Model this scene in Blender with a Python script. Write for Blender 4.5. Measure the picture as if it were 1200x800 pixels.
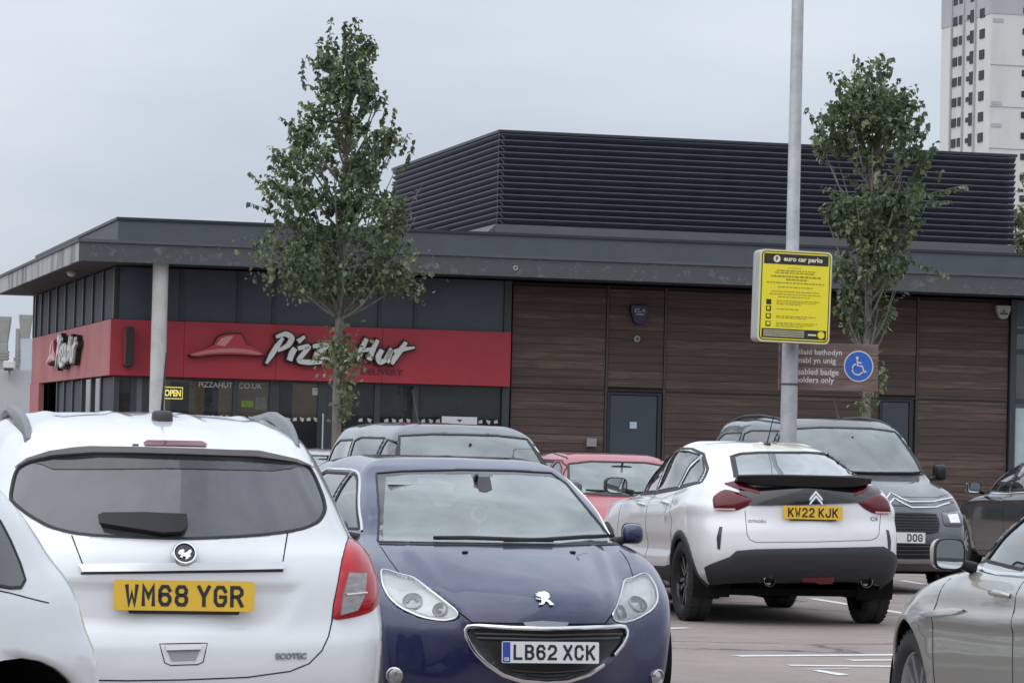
import bpy, bmesh, math, random
import numpy as np
from mathutils import Vector, Matrix
from mathutils.bvhtree import BVHTree
from mathutils.geometry import delaunay_2d_cdt

R = math.radians
for o in list(bpy.data.objects):
    bpy.data.objects.remove(o)
scene = bpy.context.scene
col = scene.collection

# ------------------------------------------------------------------ camera
CAM_H, FPX, HORIZON, ROLL = 1.46, 3900.0, 522.0, R(1.40)
PITCH = math.atan((HORIZON - 400) * math.cos(ROLL) / FPX)
CF = Vector((0, math.cos(PITCH), math.sin(PITCH)))
_R0, _U0 = Vector((1, 0, 0)), Vector((0, -math.sin(PITCH), math.cos(PITCH)))
CR = _R0 * math.cos(ROLL) + _U0 * math.sin(ROLL)
CU = -_R0 * math.sin(ROLL) + _U0 * math.cos(ROLL)
CO = Vector((0, 0, CAM_H))
cam = bpy.data.cameras.new('camera')
cam.sensor_width, cam.lens = 36.0, FPX / 1200 * 36.0
cam.clip_start, cam.clip_end = 0.5, 5000
camo = bpy.data.objects.new('camera', cam)
col.objects.link(camo)
camo.matrix_world = Matrix(((CR.x, CU.x, -CF.x, CO.x), (CR.y, CU.y, -CF.y, CO.y), (CR.z, CU.z, -CF.z, CO.z), (0, 0, 0, 1)))
scene.camera = camo

# ------------------------------------------------------------------ sky and sun (overcast)
SUN_EL, SUN_AZ = R(52), R(228)
w = bpy.data.worlds.new('World')
scene.world = w
w.use_nodes = True
nt = w.node_tree
for n in list(nt.nodes):
    nt.nodes.remove(n)
out = nt.nodes.new('ShaderNodeOutputWorld')
bg = nt.nodes.new('ShaderNodeBackground')
sky = nt.nodes.new('ShaderNodeTexSky')
sky.sky_type = 'NISHITA'
sky.sun_disc = False
sky.sun_elevation, sky.sun_rotation = SUN_EL, SUN_AZ
sky.dust_density, sky.air_density = 3.0, 1.0
tc = nt.nodes.new('ShaderNodeTexCoord')
mp = nt.nodes.new('ShaderNodeMapping')
mp.inputs['Scale'].default_value = (1.0, 1.0, 3.2)
nz = nt.nodes.new('ShaderNodeTexNoise')
nz.inputs['Scale'].default_value = 2.6
nz.inputs['Detail'].default_value = 6
nz.inputs['Roughness'].default_value = 0.5
rp = nt.nodes.new('ShaderNodeValToRGB')
rp.color_ramp.elements[0].position, rp.color_ramp.elements[0].color = 0.36, (4.55, 5.1, 5.85, 1)
rp.color_ramp.elements[1].position, rp.color_ramp.elements[1].color = 0.66, (6.6, 7.05, 7.6, 1)
mx = nt.nodes.new('ShaderNodeMix')
mx.data_type = 'RGBA'
mx.inputs[0].default_value = 0.93
nt.links.new(tc.outputs['Generated'], mp.inputs[0])
nt.links.new(mp.outputs[0], nz.inputs['Vector'])
nt.links.new(nz.outputs[0], rp.inputs[0])
sp = nt.nodes.new('ShaderNodeSeparateXYZ')       # overcast sky: brighter towards the zenith
gr = nt.nodes.new('ShaderNodeMapRange')
gr.inputs[1].default_value, gr.inputs[2].default_value = 0.0, 1.0
gr.inputs[3].default_value, gr.inputs[4].default_value = 0.86, 2.1
ml = nt.nodes.new('ShaderNodeMix')
ml.data_type, ml.blend_type = 'RGBA', 'MULTIPLY'
ml.inputs[0].default_value = 1.0
nt.links.new(tc.outputs['Generated'], sp.inputs[0])
nt.links.new(sp.outputs[2], gr.inputs[0])
nt.links.new(rp.outputs[0], ml.inputs[6])
nt.links.new(gr.outputs[0], ml.inputs[7])
nt.links.new(sky.outputs[0], mx.inputs[6])
nt.links.new(ml.outputs[2], mx.inputs[7])
nt.links.new(mx.outputs[2], bg.inputs[0])
bg.inputs[1].default_value = 0.1
nt.links.new(bg.outputs[0], out.inputs[0])
sl = bpy.data.lights.new('sun', 'SUN')
sl.energy, sl.angle, sl.color = 0.9, R(90), (1.0, 0.97, 0.93)
so = bpy.data.objects.new('sun', sl)
col.objects.link(so)
# direction the light travels
sd = Vector((-math.sin(SUN_AZ) * math.cos(SUN_EL), -math.cos(SUN_AZ) * math.cos(SUN_EL), -math.sin(SUN_EL)))
so.rotation_euler = sd.to_track_quat('-Z', 'Y').to_euler()
scene.view_settings.view_transform = 'Standard'
scene.view_settings.look = 'None'
scene.view_settings.gamma = 1.0
scene.view_settings.exposure = 0.40
scene.cycles.max_bounces = 8
scene.cycles.transparent_max_bounces = 12
scene.cycles.caustics_reflective = False
scene.cycles.caustics_refractive = False

def pix_dir(px, py):
    return (CF * FPX + CR * (px - 600) + CU * (400 - py)).normalized()
def at(px, py, y):
    "world point seen at a photo pixel, at depth y"
    d = pix_dir(px, py)
    return CO + d * (y / d.y)
def to_pix(p):
    v = p - CO
    k = v.dot(CF)
    return (600 + FPX * v.dot(CR) / k, 400 - FPX * v.dot(CU) / k)

# ------------------------------------------------------------------ materials
MATS = {}
def _n(nt, typ, **kw):
    n = nt.nodes.new(typ)
    for k, v in kw.items():
        n.inputs[k.replace('_', ' ')].default_value = v
    return n
def mat(name, color=(.5, .5, .5), rough=.5, metal=0.0, coat=0.0, spec=.5, var=0.0, vscale=8.0, bump=0.0, bscale=40.0, emit=None, estr=0.0, color2=None, stretch=None, dirt=0.0, sheen=0.0, flake=0.0, cov=None, coatr=.03):
    if name in MATS:
        return MATS[name]
    m = bpy.data.materials.new(name)
    m.use_nodes = True
    nt = m.node_tree
    b = nt.nodes['Principled BSDF']
    b.inputs['Base Color'].default_value = (*color, 1)
    b.inputs['Roughness'].default_value = rough
    b.inputs['Metallic'].default_value = metal
    b.inputs['Specular IOR Level'].default_value = spec
    b.inputs['Coat Weight'].default_value = coat
    b.inputs['Coat Roughness'].default_value = coatr
    if emit:
        b.inputs['Emission Color'].default_value = (*emit, 1)
        b.inputs['Emission Strength'].default_value = estr
    tcn = nt.nodes.new('ShaderNodeTexCoord')
    mpn = nt.nodes.new('ShaderNodeMapping')
    nt.links.new(tcn.outputs['Object'], mpn.inputs[0])
    if stretch:
        mpn.inputs['Scale'].default_value = stretch
    if var > 0 or color2:
        nz = _n(nt, 'ShaderNodeTexNoise', Scale=vscale, Detail=6.0, Roughness=.62)
        nt.links.new(mpn.outputs[0], nz.inputs['Vector'])
        rp = nt.nodes.new('ShaderNodeValToRGB')
        lo, hi = cov or (.32, .68)
        rp.color_ramp.elements[0].position, rp.color_ramp.elements[1].position = lo, hi
        c2 = color2 or tuple(c * (1 + var) for c in color)
        c1 = color if color2 else tuple(c * (1 - var) for c in color)
        rp.color_ramp.elements[0].color = (*c1, 1)
        rp.color_ramp.elements[1].color = (*c2, 1)
        nt.links.new(nz.outputs[0], rp.inputs[0])
        nt.links.new(rp.outputs[0], b.inputs['Base Color'])
        rr = nt.nodes.new('ShaderNodeMapRange')
        rr.inputs[3].default_value, rr.inputs[4].default_value = rough * .85, min(1, rough * 1.2)
        nt.links.new(nz.outputs[0], rr.inputs[0])
        nt.links.new(rr.outputs[0], b.inputs['Roughness'])
    if dirt > 0:      # thin road dust, uneven
        nz = _n(nt, 'ShaderNodeTexNoise', Scale=5.0, Detail=8.0, Roughness=.7)
        nt.links.new(tcn.outputs['Object'], nz.inputs['Vector'])
        rr = nt.nodes.new('ShaderNodeMapRange')
        rr.inputs[1].default_value, rr.inputs[2].default_value = .35, .75
        rr.inputs[3].default_value, rr.inputs[4].default_value = .02, .02 + .22 * dirt
        nt.links.new(nz.outputs[0], rr.inputs[0])
        nt.links.new(rr.outputs[0], b.inputs['Coat Roughness'])
        r2 = nt.nodes.new('ShaderNodeMapRange')
        r2.inputs[1].default_value, r2.inputs[2].default_value = .4, .8
        r2.inputs[3].default_value, r2.inputs[4].default_value = 0, .25 * dirt
        nt.links.new(nz.outputs[0], r2.inputs[0])
        mxx = nt.nodes.new('ShaderNodeMix')
        mxx.data_type = 'RGBA'
        mxx.inputs[6].default_value = (*color, 1)
        mxx.inputs[7].default_value = (.3, .28, .25, 1)
        nt.links.new(r2.outputs[0], mxx.inputs[0])
        nt.links.new(mxx.outputs[2], b.inputs['Base Color'])
    if bump > 0:
        nb = _n(nt, 'ShaderNodeTexNoise', Scale=bscale, Detail=4.0)
        nt.links.new(mpn.outputs[0], nb.inputs['Vector'])
        bp = nt.nodes.new('ShaderNodeBump')
        bp.inputs['Strength'].default_value = bump
        bp.inputs['Distance'].default_value = .02
        nt.links.new(nb.outputs[0], bp.inputs['Height'])
        nt.links.new(bp.outputs[0], b.inputs['Normal'])
    MATS[name] = m
    return m
def glass_mat(name, tint=(.75, .8, .8), refl=1.0, ior=1.5, film=0.0, filmcol=(.5, .52, .54)):
    "thin pane: clear tinted sheet with a mirror reflection on top and an uneven diffuse film"
    if name in MATS:
        return MATS[name]
    m = bpy.data.materials.new(name)
    m.use_nodes = True
    nt = m.node_tree
    for n in list(nt.nodes):
        nt.nodes.remove(n)
    o = nt.nodes.new('ShaderNodeOutputMaterial')
    tr = nt.nodes.new('ShaderNodeBsdfTransparent')
    tr.inputs[0].default_value = (*tint, 1)
    gl = nt.nodes.new('ShaderNodeBsdfGlossy')
    gl.inputs['Roughness'].default_value = .01
    gl.inputs[0].default_value = (refl, refl, refl, 1)
    fr = nt.nodes.new('ShaderNodeFresnel')
    fr.inputs[0].default_value = ior
    mu = nt.nodes.new('ShaderNodeMath')
    mu.operation = 'MULTIPLY'
    mu.use_clamp = True
    mu.inputs[1].default_value = 1.7
    nt.links.new(fr.outputs[0], mu.inputs[0])
    mxs = nt.nodes.new('ShaderNodeMixShader')
    nt.links.new(mu.outputs[0], mxs.inputs[0])
    base = tr
    if film > 0:
        df = nt.nodes.new('ShaderNodeBsdfDiffuse')
        df.inputs[0].default_value = (*filmcol, 1)
        tcn = nt.nodes.new('ShaderNodeTexCoord')
        nz = _n(nt, 'ShaderNodeTexNoise', Scale=3.0, Detail=6.0)
        nt.links.new(tcn.outputs['Object'], nz.inputs['Vector'])
        rr = nt.nodes.new('ShaderNodeMapRange')
        rr.inputs[1].default_value, rr.inputs[2].default_value = .3, .75
        rr.inputs[3].default_value, rr.inputs[4].default_value = film * .6, film * 1.5
        nt.links.new(nz.outputs[0], rr.inputs[0])
        m2 = nt.nodes.new('ShaderNodeMixShader')
        nt.links.new(rr.outputs[0], m2.inputs[0])
        nt.links.new(tr.outputs[0], m2.inputs[1])
        nt.links.new(df.outputs[0], m2.inputs[2])
        base = m2
    nt.links.new(base.outputs[0], mxs.inputs[1])
    nt.links.new(gl.outputs[0], mxs.inputs[2])
    nt.links.new(mxs.outputs[0], o.inputs[0])
    MATS[name] = m
    return m

# ------------------------------------------------------------------ mesh helpers
def link(o, parent=None):
    col.objects.link(o)
    if parent is not None:
        o.parent = parent
    return o
def tag(o, label, cat, group=None):
    o['label'], o['category'] = label, cat
    if group:
        o['group'] = group
    return o
def structure(o):
    o['kind'] = 'structure'
    return o
def empty(name, loc=(0, 0, 0), rz=0.0, parent=None):
    o = bpy.data.objects.new(name, None)
    o.location, o.rotation_euler = loc, (0, 0, rz)
    o.empty_display_size = .2
    return link(o, parent)

class MB:
    "collects shapes, then links them as one mesh object"
    def __init__(self):
        self.v, self.f, self.mi = [], [], []
        self.m = 0
    def add(self, vs, fs):
        k = len(self.v)
        self.v += [tuple(p) for p in vs]
        for f in fs:
            self.f.append([i + k for i in f])
            self.mi.append(self.m)
        return self
    def box(self, a, b, M=None):
        x0, y0, z0 = a
        x1, y1, z1 = b
        vs = [Vector(p) for p in ((x0, y0, z0), (x1, y0, z0), (x1, y1, z0), (x0, y1, z0), (x0, y0, z1), (x1, y0, z1), (x1, y1, z1), (x0, y1, z1))]
        if M is not None:
            vs = [M @ p for p in vs]
        return self.add(vs, [(3, 2, 1, 0), (4, 5, 6, 7), (0, 1, 5, 4), (1, 2, 6, 5), (2, 3, 7, 6), (3, 0, 4, 7)])
    def tube(self, pts, r, n=8, cap=True):
        pts = [Vector(p) for p in pts]
        rs = r if isinstance(r, (list, tuple)) else [r] * len(pts)
        vs, fs = [], []
        up = Vector((0, 0, 1))
        for i, p in enumerate(pts):
            t = (pts[min(i + 1, len(pts) - 1)] - pts[max(i - 1, 0)]).normalized()
            a = t.cross(up)
            if a.length < .1:
                a = t.cross(Vector((1, 0, 0)))
            a.normalize()
            b = t.cross(a)
            for j in range(n):
                q = 2 * math.pi * j / n
                vs.append(p + (a * math.cos(q) + b * math.sin(q)) * rs[i])
        for i in range(len(pts) - 1):
            for j in range(n):
                fs.append((i * n + j, i * n + (j + 1) % n, (i + 1) * n + (j + 1) % n, (i + 1) * n + j))
        if cap:
            fs.append(tuple(range(n - 1, -1, -1)))
            fs.append(tuple((len(pts) - 1) * n + j for j in range(n)))
        return self.add(vs, fs)
    def lathe(self, prof, n=32, axis='z', c=(0, 0, 0), closed=False):
        vs, fs = [], []
        for (r, h) in prof:
            for j in range(n):
                q = 2 * math.pi * j / n
                a, b = r * math.cos(q), r * math.sin(q)
                p = {'z': (a, b, h), 'y': (a, h, b), 'x': (h, a, b)}[axis]
                vs.append((p[0] + c[0], p[1] + c[1], p[2] + c[2]))
        k = len(prof)
        for i in range(k if closed else k - 1):
            i2 = (i + 1) % k
            for j in range(n):
                fs.append((i * n + j, i * n + (j + 1) % n, i2 * n + (j + 1) % n, i2 * n + j))
        return self.add(vs, fs)
    def prism(self, poly, t0, t1, plane='xz'):
        "polygon extruded along the third axis"
        n = len(poly)
        def p3(p, t):
            return {'xz': (p[0], t, p[1]), 'yz': (t, p[0], p[1]), 'xy': (p[0], p[1], t)}[plane]
        vs = [p3(p, t0) for p in poly] + [p3(p, t1) for p in poly]
        fs = [(i, (i + 1) % n, n + (i + 1) % n, n + i) for i in range(n)]
        fs += [tuple(range(n - 1, -1, -1)), tuple(range(n, 2 * n))]
        return self.add(vs, fs)
    def sell(self, c, r, e1=.5, e2=.5, n=20, m=12, M=None):
        "rounded box (superellipsoid)"
        def sp(v, e):
            return math.copysign(abs(v) ** e, v)
        vs, fs = [], []
        for i in range(m + 1):
            a = -math.pi / 2 + math.pi * i / m
            for j in range(n):
                b = 2 * math.pi * j / n
                p = Vector((r[0] * sp(math.cos(a), e1) * sp(math.cos(b), e2), r[1] * sp(math.cos(a), e1) * sp(math.sin(b), e2), r[2] * sp(math.sin(a), e1)))
                if M is not None:
                    p = M @ p
                vs.append(p + Vector(c))
        for i in range(m):
            for j in range(n):
                fs.append((i * n + j, i * n + (j + 1) % n, (i + 1) * n + (j + 1) % n, (i + 1) * n + j))
        return self.add(vs, fs)
    def build(self, name, mats, parent=None, smooth=None, bevel=0.0, fix=True):
        me = bpy.data.meshes.new(name)
        me.from_pydata(self.v, [], self.f)
        if not isinstance(mats, (list, tuple)):
            mats = [mats]
        for m in mats:
            me.materials.append(m)
        if len(mats) > 1:
            me.polygons.foreach_set('material_index', self.mi)
        if fix:
            bm = bmesh.new()
            bm.from_mesh(me)
            bmesh.ops.recalc_face_normals(bm, faces=bm.faces)
            bm.to_mesh(me)
            bm.free()
        if smooth is not None:
            me.polygons.foreach_set('use_smooth', [True] * len(me.polygons))
            me.set_sharp_from_angle(angle=R(smooth))
        o = bpy.data.objects.new(name, me)
        if bevel > 0:
            b = o.modifiers.new('bevel', 'BEVEL')
            b.width, b.segments, b.limit_method, b.angle_limit = bevel, 2, 'ANGLE', R(40)
        return link(o, parent)

def copy_obj(o, parent=None):
    c = o.copy()
    col.objects.link(c)
    c.parent = parent
    return c

def text_geo(s, w, h, bold=0.0, shear=0.0, space=1.0):
    "flat triangles of a line of text, filling a box w x h centred at the origin: (verts2d, faces)"
    cu = bpy.data.curves.new('t', 'FONT')
    cu.body, cu.size, cu.offset, cu.shear = s, 1.0, bold, shear
    cu.space_character = space
    cu.resolution_u = 4
    cu.align_x = 'CENTER'
    ob = bpy.data.objects.new('t', cu)
    col.objects.link(ob)
    bpy.context.view_layer.update()
    me = bpy.data.meshes.new_from_object(ob.evaluated_get(bpy.context.evaluated_depsgraph_get()))
    vs = np.array([(v.co.x, v.co.y) for v in me.vertices])
    fs = [tuple(p.vertices) for p in me.polygons]
    bpy.data.objects.remove(ob)
    bpy.data.curves.remove(cu)
    bpy.data.meshes.remove(me)
    lo, hi = vs.min(0), vs.max(0)
    vs = (vs - (lo + hi) / 2) / (hi - lo) * np.array([w, h])
    return [tuple(p) for p in vs], fs
def text_obj(name, s, w, h, m, parent, M, bold=0.0, depth=0.0, shear=0.0, space=1.0):
    "text whose plane is the local XY of matrix M (x right, y up, z towards the reader)"
    vs, fs = text_geo(s, w, h, bold, shear, space)
    b = MB()
    n = len(vs)
    b.add([M @ Vector((p[0], p[1], depth)) for p in vs], fs)
    if depth > .002:
        cnt = {}
        for f in fs:
            for i in range(len(f)):
                e = (f[i], f[(i + 1) % len(f)])
                cnt[tuple(sorted(e))] = cnt.get(tuple(sorted(e)), 0) + 1
        rim = [e for e, c in cnt.items() if c == 1]
        b.add([M @ Vector((p[0], p[1], depth)) for p in vs] + [M @ Vector((p[0], p[1], 0)) for p in vs], [(a, c, c + n, a + n) for a, c in rim])
    return b.build(name, m, parent, fix=False)
def frame(o, x, y, z):
    return Matrix(((x[0], y[0], z[0], o[0]), (x[1], y[1], z[1], o[1]), (x[2], y[2], z[2], o[2]), (0, 0, 0, 1)))
# ------------------------------------------------------------------ car builder
def catmull(P, sub):
    "P: (k,3) control points of a half ring, mirrored at both ends; sub samples per segment"
    P = np.asarray(P, float)
    a = P[1] * np.array([1, -1, 1])
    z = P[-2] * np.array([1, -1, 1])
    Q = np.vstack([a, P, z])
    t = np.concatenate([[0], np.cumsum(np.maximum(np.linalg.norm(np.diff(Q, axis=0), axis=1), 1e-4) ** .5)])
    m = np.zeros_like(Q)
    for i in range(1, len(Q) - 1):
        d0, d1 = t[i] - t[i - 1], t[i + 1] - t[i]
        m[i] = ((Q[i] - Q[i - 1]) / d0 * d1 + (Q[i + 1] - Q[i]) / d1 * d0) / (d0 + d1)
    out = []
    for i in range(1, len(Q) - 2):
        n = sub[i - 1]
        h = t[i + 1] - t[i]
        for k in range(n):
            s = k / n
            out.append((2 * s**3 - 3 * s**2 + 1) * Q[i] + (s**3 - 2 * s**2 + s) * h * m[i] + (-2 * s**3 + 3 * s**2) * Q[i + 1] + (s**3 - s**2) * h * m[i + 1])
    out.append(Q[-2])
    return np.array(out)
def pchip(X, step):
    "X: (rings, cols, 3) -> dense along rings with shape-preserving cubics"
    L = np.linalg.norm(np.diff(X, axis=0), axis=2)
    h = np.maximum(np.percentile(L, 60, axis=1), .008)
    n = len(h)
    d = np.diff(X, axis=0) / h[:, None, None]
    m = np.zeros_like(X)
    for i in range(1, n):
        w1, w2 = 2 * h[i] + h[i - 1], h[i] + 2 * h[i - 1]
        ok = d[i - 1] * d[i] > 0
        with np.errstate(divide='ignore', invalid='ignore'):
            v = (w1 + w2) / (w1 / d[i - 1] + w2 / d[i])
        m[i] = np.where(ok, np.nan_to_num(v), 0)
    m[0], m[-1] = d[0], d[-1]
    rows = []
    for i in range(n):
        k = max(1, int(math.ceil(h[i] / step)))
        for j in range(k):
            s = j / k
            rows.append((2 * s**3 - 3 * s**2 + 1) * X[i] + (s**3 - 2 * s**2 + s) * h[i] * m[i] + (-2 * s**3 + 3 * s**2) * X[i + 1] + (s**3 - s**2) * h[i] * m[i + 1])
    rows.append(X[-1])
    return np.array(rows)
SIDE_X = (-.62, .42)
def ring_pts(r):
    xr, zr, br, cr, wr, zsr, wm, zsm, wf, zsf, cf, bf, xf, zf = r
    if wm < 1e-6:       # the roof spine
        return [(xr + (xf - xr) * t, 0, zr + (zf - zr) * t) for t in np.linspace(0, 1, 13)]
    yr, yf = wr - cr, wf - cf
    xs, xe = xr + br + cr * 1.2, xf - bf - cf * 1.2
    x5, x6 = xs + (xe - xs) * .3, xs + (xe - xs) * .68
    xm = xs + (xe - xs) * .48
    return [(xr, 0, zr), (xr + br * .28, .52 * yr, zr), (xr + br, yr, zr + (zsr - zr) * .15), (xr + br + cr * .36, wr - cr * .3, zr + (zsr - zr) * .5),
            (xs, wr, zsr), (x5, wr + (wm - wr) * .75, zsr + (zsm - zsr) * .6), (xm, wm, zsm), (x6, wm + (wf - wm) * .3, zsm + (zsf - zsm) * .4),
            (xe, wf, zsf), (xf - bf - cf * .36, wf - cf * .3, zf + (zsf - zf) * .5), (xf - bf, yf, zf + (zsf - zf) * .15), (xf - bf * .28, .52 * yf, zf), (xf, 0, zf)]

GLYPH = {
 'W': [[(0, 1), (.22, 0), (.5, .62), (.78, 0), (1, 1)]], 'M': [[(0, 0), (0, 1), (.5, .42), (1, 1), (1, 0)]],
 '6': [[(.97, .80), (.75, 1), (.25, 1), (0, .78), (0, .22), (.25, 0), (.75, 0), (1, .2), (1, .38), (.75, .57), (.25, .57), (.06, .47)]],
 '8': [[(.5, .53), (.22, .53), (.04, .68), (.04, .85), (.25, 1), (.75, 1), (.96, .85), (.96, .68), (.78, .53), (.5, .53)], [(.5, .53), (.2, .53), (0, .36), (0, .18), (.22, 0), (.78, 0), (1, .18), (1, .36), (.8, .53), (.5, .53)]],
 'Y': [[(0, 1), (.5, .45), (1, 1)], [(.5, .45), (.5, 0)]], 'G': [[(1, .78), (.76, 1), (.24, 1), (0, .8), (0, .2), (.24, 0), (.76, 0), (1, .2), (1, .46), (.55, .46)]],
 'R': [[(0, 0), (0, 1), (.72, 1), (1, .84), (1, .64), (.72, .48), (.1, .48)], [(.55, .48), (1, 0)]], 'L': [[(0, 1), (0, 0), (.95, 0)]],
 'B': [[(0, 0), (0, 1), (.7, 1), (.94, .86), (.94, .68), (.7, .53), (.1, .53)], [(.7, .53), (1, .37), (1, .16), (.74, 0), (.1, 0)]],
 '2': [[(.02, .8), (.22, 1), (.76, 1), (1, .82), (1, .66), (.8, .46), (.2, .22), (0, 0), (1, 0)]], 'X': [[(0, 1), (1, 0)], [(0, 0), (1, 1)]],
 'C': [[(1, .76), (.76, 1), (.24, 1), (0, .8), (0, .2), (.24, 0), (.76, 0), (1, .24)]], 'K': [[(0, 0), (0, 1)], [(1, 1), (.1, .42)], [(.36, .58), (1, 0)]],
 'J': [[(1, 1), (1, .2), (.76, 0), (.24, 0), (0, .2), (0, .32)]], 'D': [[(0, 0), (0, 1), (.66, 1), (1, .78), (1, .22), (.66, 0), (.1, 0)]],
 'O': [[(.5, 0), (.24, 0), (0, .2), (0, .8), (.24, 1), (.76, 1), (1, .8), (1, .2), (.76, 0), (.4, 0)]]}
def glyph_mesh(b, s, x0, M, cw=.05, ch=.079, sw=.0135, gap=.011, space=.033):
    "block lettering of a number plate, from the left edge x0"
    x = x0
    for chx in s:
        if chx == ' ':
            x += space - gap
            continue
        for q, pl in enumerate(GLYPH[chx]):
            P = [np.array((x + sw / 2 + p[0] * (cw - sw), -ch / 2 + sw / 2 + p[1] * (ch - sw))) for p in pl]
            n = len(P)
            A, B = [], []
            for i in range(n):
                d0 = P[i] - P[i - 1] if i > 0 else P[1] - P[0]
                d1 = P[i + 1] - P[i] if i < n - 1 else d0
                d0, d1 = d0 / np.linalg.norm(d0), d1 / np.linalg.norm(d1)
                n0, n1 = np.array((-d0[1], d0[0])), np.array((-d1[1], d1[0]))
                m = n0 + n1
                m /= max(np.linalg.norm(m), 1e-6)
                k = sw / 2 / max(.45, m.dot(n0))
                e = -d0 * sw / 2 if i == 0 else (d1 * sw / 2 if i == n - 1 else 0)
                A.append(P[i] + m * k + e)
                B.append(P[i] - m * k + e)
            z = .0002 * q
            b.add([M @ Vector((p[0], p[1], z)) for p in A + B], [(i, i + 1, n + i + 1, n + i) for i in range(n - 1)])
        x += cw + gap
    return x - gap

class View:
    pass
class Car:
    def __init__(self, name, label, loc, heading, rings, paint, group=None, step=.03, sub=(6, 6, 6, 6, 12, 12, 10, 12, 6, 6, 6, 6), scale=(1, 1, 1), cat='car', trim=None):
        self.root = empty(name, loc, heading)
        tag(self.root, label, cat, group)
        self.M = Matrix.Translation(Vector(loc)) @ Matrix.Rotation(heading, 4, 'Z')
        self.Mi = self.M.inverted()
        self.camL = self.Mi @ CO
        S = np.array(scale)
        X = np.array([catmull(ring_pts(r), sub) for r in rings]) * S
        D = pchip(X, step)
        nr, nc = D.shape[:2]
        vs, idx = [], {}
        for i in range(nr):
            for j in range(nc):
                p = D[i, j]
                idx[i, j, 0] = len(vs)
                vs.append(Vector(p))
        for i in range(nr):
            for j in range(nc):
                p = D[i, j]
                if abs(p[1]) < 1e-5:
                    idx[i, j, 1] = idx[i, j, 0]
                else:
                    idx[i, j, 1] = len(vs)
                    vs.append(Vector((p[0], -p[1], p[2])))
        fs = []
        for i in range(nr - 1):
            for j in range(nc - 1):
                q = (idx[i, j, 0], idx[i + 1, j, 0], idx[i + 1, j + 1, 0], idx[i, j + 1, 0])
                fs.append(q)
                q = (idx[i, j, 1], idx[i, j + 1, 1], idx[i + 1, j + 1, 1], idx[i + 1, j, 1])
                fs.append(q)
        fs = [f for f in ([k for n_, k in enumerate(f) if k not in f[:n_]] for f in fs) if len(f) > 2]
        self.bm = bmesh.new()
        bv = [self.bm.verts.new(p) for p in vs]
        for f in fs:
            try:
                self.bm.faces.new([bv[k] for k in f])
            except ValueError:
                pass
        bmesh.ops.remove_doubles(self.bm, verts=self.bm.verts, dist=2e-4)
        bmesh.ops.recalc_face_normals(self.bm, faces=self.bm.faces)
        self.bm.normal_update()
        up = sum((f.normal.z for f in self.bm.faces if f.calc_center_median().z > 1.2))
        if up < 0:
            bmesh.ops.reverse_faces(self.bm, faces=self.bm.faces)
        self.paint = paint
        self.trim = trim or mat('cabin_lining', (.30, .30, .30), .85)
        self.rebvh()
    def rebvh(self):
        self.bm.normal_update()
        self.bvh = BVHTree.FromBMesh(self.bm)
        self.bm.verts.ensure_lookup_table()
    # --- views
    def ray(self, view, a, b):
        if view == 'cam':
            d = self.Mi.to_3x3() @ pix_dir(a, b)
            return self.camL.copy(), d
        if view == 'rear':
            return Vector((-6, a, b)), Vector((1, 0, 0))
        if view == 'front':
            return Vector((6, a, b)), Vector((-1, 0, 0))
        if view == 'left':
            return Vector((a, 5, b)), Vector((0, -1, 0))
        if view == 'right':
            return Vector((a, -5, b)), Vector((0, 1, 0))
        if view == 'top':
            return Vector((a, b, 6)), Vector((0, 0, -1))
    def proj(self, view, p):
        if view == 'cam':
            return to_pix(self.M @ p)
        return {'rear': (p.y, p.z), 'front': (p.y, p.z), 'left': (p.x, p.z), 'right': (p.x, p.z), 'top': (p.x, p.y)}[view]
    def unit(self, view, poly):
        if view == 'cam':
            c = np.mean(np.array(poly), axis=0)
            h = self.hit(view, c[0], c[1])[0]
            return FPX / (self.M @ h).y
        return 1.0
    def hit(self, view, a, b):
        o, d = self.ray(view, a, b)
        h = self.bvh.ray_cast(o, d)
        if h[0] is None:
            # past the outline: the nearest surface to the ray
            best = None
            for k in np.linspace((o - Vector((0, 0, .8))).length - 2.6, (o - Vector((0, 0, .8))).length + 2.6, 60):
                q = self.bvh.find_nearest(o + d * float(k))
                if q[0] is not None and (best is None or q[3] < best[3]):
                    best = q
            return best[0].copy(), best[1].copy()
        n = h[1]
        if n.dot(d) > 0:
            n = -n
        return h[0].copy(), n.copy()
    # --- shaping
    @staticmethod
    def inside(poly, x, y):
        c = False
        j = len(poly) - 1
        for i in range(len(poly)):
            if (poly[i][1] > y) != (poly[j][1] > y) and x < (poly[j][0] - poly[i][0]) * (y - poly[i][1]) / (poly[j][1] - poly[i][1]) + poly[i][0]:
                c = not c
            j = i
        return c
    @staticmethod
    def edge_dist(poly, x, y, closed=True):
        best, bp = 1e9, None
        n = len(poly)
        for i in range(n if closed else n - 1):
            ax, ay = poly[i]
            bx, by = poly[(i + 1) % n]
            dx, dy = bx - ax, by - ay
            L = dx * dx + dy * dy
            t = 0 if L == 0 else max(0, min(1, ((x - ax) * dx + (y - ay) * dy) / L))
            px, py = ax + t * dx, ay + t * dy
            d = math.hypot(x - px, y - py)
            if d < best:
                best, bp = d, (px, py)
        return best, bp
    def facing(self, view, p, n):
        o, d = self.ray(view, *self.proj(view, p))
        return n.dot(d) < -.02
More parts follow.
